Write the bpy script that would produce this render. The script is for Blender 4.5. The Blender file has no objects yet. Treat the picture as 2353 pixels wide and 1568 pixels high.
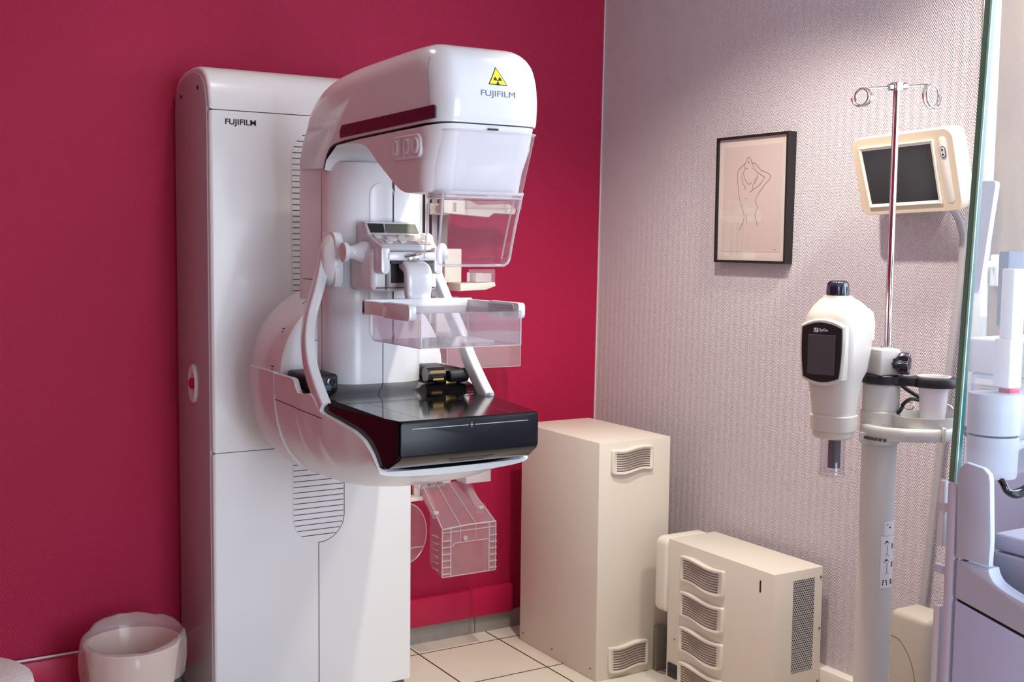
import bpy, bmesh, math, random
from math import sin, cos, pi, sqrt, atan2
from mathutils import Vector, Matrix, Euler
random.seed(7)
sc = bpy.context.scene
COL = sc.collection
V = Vector

# ------------------------------------------------------------------ helpers
def s2l(c):
    return tuple(((v/12.92) if v <= 0.04045 else ((v+0.055)/1.055)**2.4) for v in c)
def rgb(r, g, b):
    return s2l((r/255, g/255, b/255)) + (1,)

class NT:
    def __init__(s, name):
        s.m = bpy.data.materials.new(name); s.m.use_nodes = True
        s.t = s.m.node_tree; s.t.nodes.clear()
        s.out = s.n('ShaderNodeOutputMaterial')
    def n(s, t, **kw):
        x = s.t.nodes.new(t)
        for k, v in kw.items(): setattr(x, k, v)
        return x
    def l(s, a, b): s.t.links.new(a, b)
    def math(s, op, a, b=None, c=None):
        x = s.n('ShaderNodeMath', operation=op)
        for i, v in enumerate((a, b, c)):
            if v is None: continue
            if isinstance(v, (int, float)): x.inputs[i].default_value = v
            else: s.l(v, x.inputs[i])
        return x.outputs[0]
    def mixc(s, fac, a, b):
        x = s.n('ShaderNodeMix', data_type='RGBA')
        for sock, v in ((x.inputs[0], fac), (x.inputs[6], a), (x.inputs[7], b)):
            if isinstance(v, (int, float, tuple)): sock.default_value = v
            else: s.l(v, sock)
        return x.outputs[2]

def plain(name, col, rough=0.45, metal=0.0, coat=0.0, bump=0.0, bscale=200.0, vary=0.0, spec=0.5):
    t = NT(name); p = t.n('ShaderNodeBsdfPrincipled')
    p.inputs['Base Color'].default_value = col
    p.inputs['Roughness'].default_value = rough
    p.inputs['Metallic'].default_value = metal
    p.inputs['Specular IOR Level'].default_value = spec
    p.inputs['Coat Weight'].default_value = coat
    p.inputs['Coat Roughness'].default_value = 0.08
    if bump or vary:
        g = t.n('ShaderNodeNewGeometry')
        nz = t.n('ShaderNodeTexNoise'); nz.inputs['Scale'].default_value = bscale
        nz.inputs['Detail'].default_value = 3
        t.l(g.outputs['Position'], nz.inputs['Vector'])
        if bump:
            b = t.n('ShaderNodeBump'); b.inputs['Strength'].default_value = bump
            b.inputs['Distance'].default_value = 0.002
            t.l(nz.outputs['Fac'], b.inputs['Height']); t.l(b.outputs[0], p.inputs['Normal'])
        if vary:
            c2 = tuple(v*(1-vary) for v in col[:3]) + (1,)
            t.l(t.mixc(nz.outputs['Fac'], c2, col), p.inputs['Base Color'])
    t.l(p.outputs[0], t.out.inputs[0])
    return t.m

def clear(name, tint=(1, 1, 1, 1), haze=0.05, gl=0.0, hazecol=(0.9, 0.88, 0.92, 1), rough=0.03, ior=1.45):
    t = NT(name)
    tr = t.n('ShaderNodeBsdfTransparent'); tr.inputs[0].default_value = tint
    gs = t.n('ShaderNodeBsdfGlossy'); gs.inputs['Roughness'].default_value = rough
    df = t.n('ShaderNodeBsdfDiffuse'); df.inputs[0].default_value = hazecol
    lw = t.n('ShaderNodeLayerWeight'); lw.inputs['Blend'].default_value = 0.5
    f0 = ((ior-1)/(ior+1))**2
    fr = t.math('ADD', t.math('MULTIPLY', t.math('POWER', lw.outputs['Facing'], 5.0), 1-f0), f0)
    a = t.n('ShaderNodeMixShader'); a.inputs[0].default_value = haze
    t.l(tr.outputs[0], a.inputs[1]); t.l(df.outputs[0], a.inputs[2])
    b = t.n('ShaderNodeMixShader')
    t.l(t.math('ADD', fr, gl), b.inputs[0])
    t.l(a.outputs[0], b.inputs[1]); t.l(gs.outputs[0], b.inputs[2])
    t.l(b.outputs[0], t.out.inputs[0])
    return t.m

def emit(name, col, k):
    t = NT(name); e = t.n('ShaderNodeEmission'); e.inputs[0].default_value = col; e.inputs[1].default_value = k
    t.l(e.outputs[0], t.out.inputs[0]); return t.m

# ---- bmesh shape adders
def poly_center(p): return sum(p, V((0, 0, 0)))/len(p)
def box(bm, x0, x1, y0, y1, z0, z1, bev=0.0, seg=2, M=None):
    vs = [bm.verts.new((x, y, z)) for x in (x0, x1) for y in (y0, y1) for z in (z0, z1)]
    F = [(0, 1, 3, 2), (4, 6, 7, 5), (0, 4, 5, 1), (2, 3, 7, 6), (0, 2, 6, 4), (1, 5, 7, 3)]
    fs = [bm.faces.new([vs[i] for i in f]) for f in F]
    if bev > 0:
        es = list({e for f in fs for e in f.edges})
        r = bmesh.ops.bevel(bm, geom=es, offset=bev, segments=seg, profile=0.5, affect='EDGES', clamp_overlap=True)
        vs = list({v for v in vs if v.is_valid} | {v for f in r['faces'] for v in f.verts})
    if M is not None:
        for v in vs: v.co = M @ v.co
    return vs

def rings(bm, R, cap0=True, cap1=True, closed=False):
    """skin a list of rings (each a list of points)"""
    VV = [[bm.verts.new(p) for p in r] for r in R]
    n = len(R[0]); m = len(R)
    for i in range(m if closed else m-1):
        a, b = VV[i], VV[(i+1) % m]
        for j in range(n):
            k = (j+1) % n
            bm.faces.new((a[j], a[k], b[k], b[j]))
    if not closed:
        if cap0: bm.faces.new(list(reversed(VV[0])))
        if cap1: bm.faces.new(VV[-1])
    return VV

def put(axis, h, u, v):
    # profile plane coordinates (u,v) -> 3D with h along axis; x:(y,z) y:(x,z) z:(x,y)
    return V((h, u, v)) if axis == 'x' else (V((u, h, v)) if axis == 'y' else V((u, v, h)))

def inset2(P, d):
    n = len(P); out = []
    area = sum(P[i][0]*P[(i+1) % n][1]-P[(i+1) % n][0]*P[i][1] for i in range(n))
    sg = 1 if area > 0 else -1
    for i in range(n):
        a, b, c = V(P[i-1]), V(P[i]), V(P[(i+1) % n])
        e1 = (b-a).normalized(); e2 = (c-b).normalized()
        n1 = V((-e1.y, e1.x))*sg; n2 = V((-e2.y, e2.x))*sg
        m = n1+n2
        if m.length < 1e-6: m = n1
        m.normalize(); k = max(0.45, m.dot(n1))
        out.append(tuple(b+m*(d/k)))
    return out

def rprism(bm, P, axis, lo, hi, r=0.0, seg=4, w=None):
    P = [tuple(p) for p in P]
    R = []
    if w is not None:
        W_ = [(k if isinstance(k, tuple) else (k, k)) for k in (w(*p) for p in P)]
        D = [V(((q[0]-p[0])*k[0], (q[1]-p[1])*k[1])) for p, q, k in zip(P, inset2(P, 0.001), W_)]
        for i in range(seg+1):
            t = pi/2*i/seg
            R.append([put(axis, lo+r*(1-cos(t))*1.0, *(V(p)+d*(1000*r*(1-sin(t))))) for p, d in zip(P, D)])
        R += [[put(axis, hi+lo-(q.x if axis == 'x' else q.y if axis == 'y' else q.z), *((q.y, q.z) if axis == 'x' else (q.x, q.z) if axis == 'y' else (q.x, q.y))) for q in ring] for ring in reversed(R)]
        return rings(bm, R)
    if r > 0:
        for i in range(seg):
            t = pi/2*i/seg
            Q = inset2(P, r*(1-sin(t)))
            R.append([put(axis, lo+r*(1-cos(t)), *q) for q in Q])
        R.append([put(axis, lo+r, *q) for q in P]); R.append([put(axis, hi-r, *q) for q in P])
        for i in range(seg-1, -1, -1):
            t = pi/2*i/seg
            Q = inset2(P, r*(1-sin(t)))
            R.append([put(axis, hi-r*(1-cos(t)), *q) for q in Q])
    else:
        R = [[put(axis, h, *q) for q in P] for h in (lo, hi)]
    return rings(bm, R)

def spline(P, n=6, closed=False):
    P = [V(p) for p in P]; out = []
    m = len(P)
    for i in range(m if closed else m-1):
        p0 = P[i-1] if (i > 0 or closed) else P[0]*2-P[1]
        p1, p2 = P[i], P[(i+1) % m]
        p3 = P[(i+2) % m] if (i+2 < m or closed) else P[-1]*2-P[-2]
        for k in range(n):
            t = k/n
            out.append(0.5*((2*p1)+(-p0+p2)*t+(2*p0-5*p1+4*p2-p3)*t*t+(-p0+3*p1-3*p2+p3)*t**3))
    if not closed: out.append(P[-1])
    return out

def frames(P, up=V((0, 0, 1)), closed=False):
    m = len(P); fr = []
    prev = None
    for i in range(m):
        if closed: t = (P[(i+1) % m]-P[i-1]).normalized()
        else: t = (P[min(i+1, m-1)]-P[max(i-1, 0)]).normalized()
        if prev is None:
            u = up-t*up.dot(t)
            if u.length < 1e-3: u = V((1, 0, 0))-t*t.x
        else:
            u = prev-t*prev.dot(t)
        u.normalize(); prev = u
        fr.append((t, u, t.cross(u)))
    return fr

def tube(bm, P, r, n=10, closed=False, up=V((0, 0, 1))):
    P = [V(p) for p in P]; rr = r if isinstance(r, (list, tuple)) else [r]*len(P)
    R = []
    for p, (t, u, w), q in zip(P, frames(P, up, closed), rr):
        R.append([p+u*(q*cos(2*pi*k/n))+w*(q*sin(2*pi*k/n)) for k in range(n)])
    rings(bm, R, closed=closed)

def bar(bm, P, sx, sy, up=V((1, 0, 0)), e=4.0, n=20, closed=False, fixed=False):
    """sweep of a rounded rectangle; sx = half size along up, sy across"""
    P = [V(p) for p in P]; R = []
    for i, (p, (t, u, w)) in enumerate(zip(P, frames(P, up, closed))):
        if fixed:
            u = (up-t*up.dot(t)).normalized(); w = t.cross(u)
        a = sx[i] if isinstance(sx, (list, tuple)) else sx
        b = sy[i] if isinstance(sy, (list, tuple)) else sy
        R.append([p+u*(a*sgnpow(cos(2*pi*k/n), 2/e))+w*(b*sgnpow(sin(2*pi*k/n), 2/e)) for k in range(n)])
    rings(bm, R, closed=closed)

def sgnpow(x, p): return math.copysign(abs(x)**p, x)
def superring(cx, cy, a, b, e, n, z):
    return [V((cx+a*sgnpow(cos(2*pi*k/n), 2/e), cy+b*sgnpow(sin(2*pi*k/n), 2/e), z)) for k in range(n)]

def lathe(bm, prof, c=(0, 0, 0), ax=(0, 0, 1), n=32, cap0=True, cap1=True):
    """prof: list of (radius, height) along ax from c"""
    ax = V(ax).normalized(); c = V(c)
    u = ax.orthogonal().normalized(); w = ax.cross(u)
    R = [[c+ax*h+u*(r*cos(2*pi*k/n))+w*(r*sin(2*pi*k/n)) for k in range(n)] for r, h in prof]
    rings(bm, R, cap0, cap1)

def rrect(w, h, r, n=5, cx=0.0, cy=0.0):
    P = []
    for sx, sy, a0 in ((1, 1, 0), (-1, 1, 90), (-1, -1, 180), (1, -1, 270)):
        for i in range(n+1):
            a = math.radians(a0+90*i/n)
            P.append((cx+sx*(w/2-r)+r*cos(a), cy+sy*(h/2-r)+r*sin(a)))
    return P

def strip(bm, P, w, nrm, lift=0.0):
    """flat line of width w following P, facing nrm"""
    P = [V(p) for p in P]; nrm = V(nrm).normalized(); m = len(P); a = []; b = []
    for i in range(m):
        t = (P[min(i+1, m-1)]-P[max(i-1, 0)]).normalized(); s = nrm.cross(t).normalized()*(w/2)
        a.append(bm.verts.new(P[i]+s+nrm*lift)); b.append(bm.verts.new(P[i]-s+nrm*lift))
    for i in range(m-1): bm.faces.new((a[i], b[i], b[i+1], a[i+1]))

OFF = {}
def thing(name, label, cat, loc=(0, 0, 0), group=None):
    o = bpy.data.objects.new(name, None); COL.objects.link(o)
    o.empty_display_size = 0.05
    o.location = loc; o['label'] = label; o['category'] = cat
    if group: o['group'] = group
    OFF[o.name] = V(loc)
    return o

def link(name, bm, m, parent=None, angle=38, smooth=True, label=None, origin=None):
    bmesh.ops.recalc_face_normals(bm, faces=bm.faces)
    off = OFF[parent.name] if parent is not None else V(origin or (0, 0, 0))
    if off.length: bmesh.ops.translate(bm, verts=bm.verts, vec=-off)
    me = bpy.data.meshes.new(name); bm.to_mesh(me); bm.free()
    for mm in (m if isinstance(m, (list, tuple)) else [m]): me.materials.append(mm)
    if smooth:
        me.polygons.foreach_set('use_smooth', [True]*len(me.polygons))
        me.set_sharp_from_angle(angle=math.radians(angle))
    o = bpy.data.objects.new(name, me); COL.objects.link(o)
    if parent is not None:
        o.parent = parent; OFF[o.name] = off
    else:
        o.location = off; OFF[o.name] = off
    if label: o['label'] = label
    return o

def tag(o, label, cat, group=None):
    o['label'] = label; o['category'] = cat
    if group: o['group'] = group
    return o
def struct(o): o['kind'] = 'structure'; return o

def B(): return bmesh.new()
def quick(name, m, parent, *a, **k):
    bm = B(); box(bm, *a, **k); return link(name, bm, m, parent)

def text_mesh(bm, s, org, u, v, width, height, depth=0.0004, bold=0.0):
    """lettering fitted to width x height, lower-left corner at org, along u, up v"""
    cu = bpy.data.curves.new('lettering', 'FONT'); cu.body = s; cu.size = 1; cu.offset = bold
    ob = bpy.data.objects.new('lettering', cu); COL.objects.link(ob)
    dg = bpy.context.evaluated_depsgraph_get()
    me = bpy.data.meshes.new_from_object(ob.evaluated_get(dg))
    bpy.data.objects.remove(ob); bpy.data.curves.remove(cu)
    xs = [p.co.x for p in me.vertices]; ys = [p.co.y for p in me.vertices]
    x0, y0 = min(xs), min(ys); kx = width/(max(xs)-x0); ky = height/(max(ys)-y0)
    u = V(u).normalized(); v = V(v).normalized(); nrm = u.cross(v); org = V(org)
    vs = [bm.verts.new(org+u*((p.co.x-x0)*kx)+v*((p.co.y-y0)*ky)+nrm*depth) for p in me.vertices]
    for p in me.polygons:
        try: bm.faces.new([vs[i] for i in p.vertices])
        except ValueError: pass
    bpy.data.meshes.remove(me)

# ------------------------------------------------------------------ materials
M_white = plain('white_plastic', rgb(224, 227, 230), 0.30, spec=0.5, coat=0.15)
M_white2 = plain('white_gloss_plastic', rgb(216, 219, 223), 0.2, coat=0.3)
M_side = plain('grey_side_plastic', rgb(180, 174, 180), 0.32, coat=0.1)
M_cream = plain('cream_painted_steel', rgb(226, 220, 208), 0.42, bump=0.03, bscale=900)
M_creamp = plain('cream_plastic', rgb(228, 222, 212), 0.38)
M_seam = plain('dark_joint', rgb(70, 58, 66), 0.7)
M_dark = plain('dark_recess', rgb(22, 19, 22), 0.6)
M_darkstrip = plain('smoked_window', rgb(58, 26, 38), 0.12, coat=0.5)
M_black = plain('black_gloss', rgb(13, 13, 16), 0.12, coat=0.6)
M_blacktop = plain('black_carbon_top', rgb(14, 14, 16), 0.10, coat=0.0, spec=0.42)
M_trayside = plain('black_matte_side', rgb(17, 15, 18), 0.6, spec=0.2)
M_blackmat = plain('black_matte_plastic', rgb(24, 26, 31), 0.45)
M_rubber = plain('black_rubber', rgb(20, 20, 24), 0.55)
M_navy = plain('navy_plastic', rgb(22, 26, 48), 0.22, coat=0.4)
M_chrome = plain('chrome', rgb(215, 212, 210), 0.16, metal=1.0)
M_alu = plain('brushed_aluminium', rgb(190, 188, 188), 0.35, metal=1.0)
M_screw = plain('screw_steel', rgb(150, 146, 146), 0.3, metal=1.0)
M_ink = plain('black_ink', rgb(30, 26, 32), 0.6)
M_inkblue = plain('blue_grey_ink', rgb(96, 104, 128), 0.5)
M_yellow = plain('warning_yellow', rgb(240, 220, 50), 0.4)
M_red = plain('red_plastic', rgb(200, 20, 30), 0.35)
M_pink = plain('pink_tape', rgb(225, 40, 95), 0.5)
M_grey = plain('grey_plastic', rgb(176, 172, 176), 0.4)
M_dgrey = plain('dark_grey_plinth', rgb(96, 94, 98), 0.6)
M_lcd = plain('lcd_glass', rgb(88, 92, 78), 0.15, coat=0.6)
M_screen = plain('dark_screen', rgb(30, 27, 31), 0.12, coat=0.4)
M_greyscreen = plain('grey_display', rgb(74, 76, 78), 0.25)
M_gold = plain('gold_label', rgb(196, 160, 90), 0.3, metal=0.6)
M_lilac = plain('lilac_grey_paint', rgb(206, 206, 222), 0.45, bump=0.03, bscale=700)
M_bluegrey = plain('blue_grey_console_paint', rgb(198, 208, 228), 0.5, bump=0.05, bscale=700)
M_lav = plain('pale_lavender_paint', rgb(202, 214, 246), 0.5, bump=0.05, bscale=700)
M_paper = plain('white_paper', rgb(238, 238, 240), 0.7)
M_acryl = clear('clear_acrylic', (0.95, 0.93, 0.95, 1), 0.10, 0.02)
M_acryl2 = clear('thin_clear_acrylic', (0.97, 0.95, 0.97, 1), 0.05, 0.01)
M_acryledge = clear('polished_acrylic_edge', (0.95, 0.93, 0.95, 1), 0.34, 0.05)
M_cup = clear('translucent_cup_plastic', (0.9, 0.88, 0.92, 1), 0.72, 0.0, (0.93, 0.91, 0.95, 1), 0.2)
M_bag = clear('bin_bag_film', (0.97, 0.93, 0.94, 1), 0.30, 0.0, (0.90, 0.82, 0.80, 1), 0.25)
M_greenedge = plain('green_glass_edge', rgb(98, 146, 122), 0.08, coat=0.8)
M_mint = plain('mint_glass_arris', rgb(170, 226, 208), 0.1, coat=0.5)
M_leadglass = clear('lead_glass', (0.94, 0.97, 0.97, 1), 0.04, 0.0, (0.85, 0.9, 1.0, 1), 0.02, 1.17)
M_picglass = clear('picture_glass', (0.98, 0.98, 0.98, 1), 0.0, 0.03, rough=0.02)

def m_carbon():
    t = NT('carbon_fibre_front'); p = t.n('ShaderNodeBsdfPrincipled')
    g = t.n('ShaderNodeNewGeometry'); sp = t.n('ShaderNodeSeparateXYZ'); t.l(g.outputs['Position'], sp.inputs[0])
    a = t.math('ADD', sp.outputs[0], sp.outputs[2])
    w = t.math('SINE', t.math('MULTIPLY', a, 2*pi/0.0065))
    f = t.math('MULTIPLY', t.math('ADD', w, 1.0), 0.5)
    t.l(t.mixc(f, rgb(12, 13, 19), rgb(24, 27, 36)), p.inputs['Base Color'])
    p.inputs['Roughness'].default_value = 0.3; p.inputs['Specular IOR Level'].default_value = 0.25
    t.l(p.outputs[0], t.out.inputs[0]); return t.m
M_carbon = m_carbon()

def m_wall(name, c1, c2, axis, chevron, strength, dist, rough=0.65):
    """woven-glass wallpaper: slanted relief strokes in zigzag columns + soft mottling"""
    t = NT(name); p = t.n('ShaderNodeBsdfPrincipled')
    g = t.n('ShaderNodeNewGeometry'); sp = t.n('ShaderNodeSeparateXYZ'); t.l(g.outputs['Position'], sp.inputs[0])
    u = sp.outputs[axis]; v = sp.outputs[2]
    nz = t.n('ShaderNodeTexNoise'); nz.inputs['Scale'].default_value = 90; nz.inputs['Detail'].default_value = 3
    t.l(g.outputs['Position'], nz.inputs['Vector'])
    per = 0.030
    tri = t.math('PINGPONG', u, per/2)
    if chevron:
        d = t.math('ADD', t.math('MULTIPLY', tri, 1.5), v)
    else:
        d = t.math('ADD', t.math('MULTIPLY', u, 0.8), v)
    d = t.math('ADD', d, t.math('MULTIPLY', nz.outputs['Fac'], 0.006))
    w = t.math('SINE', t.math('MULTIPLY', d, 2*pi/(0.0092 if chevron else 0.007)))
    n2 = t.n('ShaderNodeTexNoise'); n2.inputs['Scale'].default_value = 260; n2.inputs['Detail'].default_value = 2
    t.l(g.outputs['Position'], n2.inputs['Vector'])
    h = t.math('ADD', t.math('MULTIPLY', w, 0.35), t.math('MULTIPLY', n2.outputs['Fac'], 1.3))
    b = t.n('ShaderNodeBump'); b.inputs['Strength'].default_value = strength; b.inputs['Distance'].default_value = dist
    t.l(h, b.inputs['Height']); t.l(b.outputs[0], p.inputs['Normal'])
    n3 = t.n('ShaderNodeTexNoise'); n3.inputs['Scale'].default_value = 3.0
    t.l(g.outputs['Position'], n3.inputs['Vector'])
    t.l(t.mixc(n3.outputs['Fac'], c1, c2), p.inputs['Base Color'])
    p.inputs['Roughness'].default_value = rough
    p.inputs['Specular IOR Level'].default_value = 0.35
    t.l(p.outputs[0], t.out.inputs[0]); return t.m
M_redwall = m_wall('raspberry_wallpaper', rgb(170, 18, 66), rgb(176, 22, 71), 0, False, 0.5, 0.002, 0.55)
M_lilacwall = m_wall('pale_mauve_wallpaper', rgb(214, 206, 213), rgb(218, 210, 217), 1, True, 0.8, 0.0032)
M_redtrunk = plain('raspberry_painted_trunking', rgb(188, 24, 74), 0.45)
M_ceil = plain('ceiling_paint', rgb(225, 222, 218), 0.9)
M_backwall = plain('far_room_wall_paint', rgb(104, 84, 92), 0.9)
M_leftwall = plain('raspberry_paint_plain', rgb(186, 14, 60), 0.8)

def m_tiles(name, x0, y0, s, tile1, tile2, grout, gw, zaxis=False):
    t = NT(name); p = t.n('ShaderNodeBsdfPrincipled')
    g = t.n('ShaderNodeNewGeometry'); sp = t.n('ShaderNodeSeparateXYZ'); t.l(g.outputs['Position'], sp.inputs[0])
    def line(c, o):
        a = t.math('PINGPONG', t.math('SUBTRACT', c, o), s/2)
        return t.math('LESS_THAN', a, gw/2)
    f = line(sp.outputs[0], x0)
    if not zaxis: f = t.math('MAXIMUM', f, line(sp.outputs[1], y0))
    nz = t.n('ShaderNodeTexNoise'); nz.inputs['Scale'].default_value = 160; nz.inputs['Detail'].default_value = 4
    t.l(g.outputs['Position'], nz.inputs['Vector'])
    n2 = t.n('ShaderNodeTexNoise'); n2.inputs['Scale'].default_value = 9; n2.inputs['Detail'].default_value = 3
    t.l(g.outputs['Position'], n2.inputs['Vector'])
    k = t.math('ADD', t.math('MULTIPLY', nz.outputs['Fac'], 0.7), t.math('MULTIPLY', n2.outputs['Fac'], 0.4))
    base = t.mixc(k, tile1, tile2)
    t.l(t.mixc(f, base, grout), p.inputs['Base Color'])
    b = t.n('ShaderNodeBump'); b.inputs['Strength'].default_value = 0.4; b.inputs['Distance'].default_value = 0.002
    t.l(t.math('SUBTRACT', 1.0, f), b.inputs['Height']); t.l(b.outputs[0], p.inputs['Normal'])
    p.inputs['Roughness'].default_value = 0.45
    t.l(p.outputs[0], t.out.inputs[0]); return t.m
M_floor = m_tiles('beige_floor_tiles', -0.482, -0.107, 0.3205, rgb(212, 205, 188), rgb(240, 236, 222), rgb(70, 56, 44), 0.006)
M_skirt = m_tiles('grey_skirting_tiles', -0.527, 0, 0.3205, rgb(132, 128, 124), rgb(168, 164, 158), rgb(70, 66, 64), 0.003, True)
M_greytile = plain('grey_speckled_tile', rgb(150, 146, 140), 0.5, vary=0.35, bscale=220)

def m_perf():
    t = NT('perforated_steel'); p = t.n('ShaderNodeBsdfPrincipled')
    g = t.n('ShaderNodeNewGeometry'); sp = t.n('ShaderNodeSeparateXYZ'); t.l(g.outputs['Position'], sp.inputs[0])
    P = 0.0075; Q = P*0.866
    def lat(ox, oz):
        a = t.math('PINGPONG', t.math('SUBTRACT', sp.outputs[0], ox), P/2)
        c = t.math('PINGPONG', t.math('SUBTRACT', sp.outputs[2], oz), Q)
        d = t.math('SQRT', t.math('ADD', t.math('MULTIPLY', a, a), t.math('MULTIPLY', c, c)))
        return t.math('LESS_THAN', d, P*0.36)
    f = t.math('MAXIMUM', lat(0, 0), lat(P/2, Q))
    t.l(t.mixc(f, rgb(205, 203, 205), rgb(24, 24, 28)), p.inputs['Base Color'])
    p.inputs['Roughness'].default_value = 0.5
    t.l(p.outputs[0], t.out.inputs[0]); return t.m
M_perf = m_perf()

def m_wood():
    t = NT('pale_oak'); p = t.n('ShaderNodeBsdfPrincipled')
    g = t.n('ShaderNodeNewGeometry'); mp = t.n('ShaderNodeMapping'); mp.inputs['Scale'].default_value = (60, 60, 2.5)
    t.l(g.outputs['Position'], mp.inputs['Vector'])
    nz = t.n('ShaderNodeTexNoise'); nz.inputs['Scale'].default_value = 2.2; nz.inputs['Detail'].default_value = 5
    t.l(mp.outputs[0], nz.inputs['Vector'])
    t.l(t.mixc(nz.outputs['Fac'], rgb(116, 92, 68), rgb(158, 130, 100)), p.inputs['Base Color'])
    p.inputs['Roughness'].default_value = 0.5
    t.l(p.outputs[0], t.out.inputs[0]); return t.m
M_wood = m_wood()

def m_crepe(name, col, scale, strength):
    t = NT(name); p = t.n('ShaderNodeBsdfPrincipled')
    g = t.n('ShaderNodeNewGeometry'); nz = t.n('ShaderNodeTexNoise')
    nz.inputs['Scale'].default_value = scale; nz.inputs['Detail'].default_value = 6
    t.l(g.outputs['Position'], nz.inputs['Vector'])
    b = t.n('ShaderNodeBump'); b.inputs['Strength'].default_value = strength; b.inputs['Distance'].default_value = 0.004
    t.l(nz.outputs['Fac'], b.inputs['Height']); t.l(b.outputs[0], p.inputs['Normal'])
    p.inputs['Base Color'].default_value = col; p.inputs['Roughness'].default_value = 0.8
    p.inputs['Subsurface Weight'].default_value = 0.0
    t.l(p.outputs[0], t.out.inputs[0]); return t.m
M_crepe = m_crepe('white_crepe_cloth', rgb(226, 220, 216), 120, 0.6)
M_bin = m_crepe('cream_bin_plastic', rgb(240, 224, 206), 30, 0.15)

# ------------------------------------------------------------------ the room
def wallbox(name, m, *a):
    bm = B(); box(bm, *a); return struct(link(name, bm, m, smooth=False))
wallbox('floor', M_floor, -4.3, 0.12, -5.3, 0.12, -0.1, 0.0)
wallbox('ceiling', M_ceil, -4.3, 0.12, -5.3, 0.12, 2.55, 2.65)
wallbox('wall_back', M_redwall, -4.3, 0.12, 0.0, 0.12, 0.0, 2.55)
wallbox('wall_left', M_leftwall, -4.3, -4.2, -5.3, 0.0, 0.0, 2.55)
bm = B()
for a in ((-4.2, -1.85, 0, 2.55), (-0.35, 0.12, 0, 2.55), (-1.85, -0.35, 0, 0.06), (-1.85, -0.35, 2.2, 2.55)):
    box(bm, a[0], a[1], -5.3, -5.2, a[2], a[3])
struct(link('wall_front', bm, M_backwall, smooth=False))
bm = B()
for a in ((-1.85, -1.79, 0.06, 2.2), (-0.41, -0.35, 0.06, 2.2), (-1.79, -0.41, 0.06, 0.12), (-1.79, -0.41, 2.14, 2.2), (-1.13, -1.07, 0.12, 2.14)):
    box(bm, a[0], a[1], -5.27, -5.21, a[2], a[3])
struct(link('added_door_1', bm, M_white2, smooth=False))  # unseen glazed door, added so front-facing surfaces catch cool light
# right wall, slightly out of plumb, with a window opening further along
bm = B()
LEAN = 0.012
def lx(z): return LEAN*(z-1.0)
def wslab(y0, y1, z0, z1):
    vs = box(bm, 0.0, 0.12, y0, y1, z0, z1)
    for v in vs:
        if v.co.x < 0.06: v.co.x += lx(v.co.z)
wslab(-1.665, 0.0, 0.0, 2.55)
wslab(-3.35, -1.665, 0.0, 0.85)
wslab(-3.35, -1.665, 2.32, 2.55)
wslab(-5.2, -3.35, 0.0, 2.55)
struct(link('wall_right', bm, M_lilacwall, smooth=False))
bm = B(); vs = box(bm, -0.004, 0.0, -0.004, 0.0, 0.0, 2.55)
for v in vs: v.co.x += lx(v.co.z)
struct(link('trim_1', bm, plain('corner_sealant', rgb(214, 200, 206), 0.6), smooth=False))
# skirting tiles along the raspberry wall and the painted trunking on top of them
bm = B(); box(bm, -4.2, 0.0, -0.010, 0.0, 0.0, 0.066)
struct(link('baseboard_back', bm, M_skirt, smooth=False))
bm = B(); box(bm, -4.2, -0.375, -0.030, 0.0, 0.0665, 0.168, bev=0.003)
struct(link('trim_2', bm, M_redtrunk))
bm = B(); box(bm, -0.045, 0.0, -1.66, -0.30, 0.085, 0.176, bev=0.003)
struct(link('trim_3', bm, M_creamp))
bm = B(); box(bm, -0.010, 0.0, -1.66, -0.13, 0.0, 0.084)
struct(link('baseboard_right', bm, M_greytile, smooth=False))

# window in the right wall: white frame, oak stile with a white handle, pane, sheer curtain
w = thing('window_1', 'white framed window with pale oak sash and white lever handle behind the glass shield', 'window', (0.0, -1.9, 1.5))
w['kind'] = 'structure'
bm = B()
box(bm, 0.0, 0.10, -1.715, -1.667, 0.85, 2.32, bev=0.004)
box(bm, 0.0, 0.10, -3.35, -3.30, 0.85, 2.32, bev=0.004)
box(bm, 0.0, 0.10, -3.30, -1.715, 0.85, 0.90, bev=0.004)
box(bm, 0.0, 0.10, -3.30, -1.715, 2.27, 2.32, bev=0.004)
link('frame', bm, M_white2, w)
bm = B()
box(bm, 0.005, 0.06, -1.855, -1.716, 0.90, 2.27, bev=0.006)
box(bm, 0.005, 0.06, -3.30, -3.20, 0.90, 2.27, bev=0.006)
box(bm, 0.005, 0.06, -3.20, -1.855, 0.90, 1.00, bev=0.006)
box(bm, 0.005, 0.06, -3.20, -1.855, 2.17, 2.27, bev=0.006)
link('sash', bm, M_wood, w)
bm = B(); box(bm, 0.030, 0.036, -3.20, -1.855, 1.00, 2.17)
link('pane', bm, M_acryl2, w)
bm = B()
box(bm, -0.012, 0.005, -1.755, -1.730, 1.325, 1.405, bev=0.004)
bar(bm, [(-0.012, -1.742, 1.38), (-0.045, -1.742, 1.38), (-0.055, -1.745, 1.36), (-0.055, -1.75, 1.25)], 0.007, 0.009, up=V((0, 1, 0)), e=3, n=12)
link('handle', bm, M_white, w)

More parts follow.
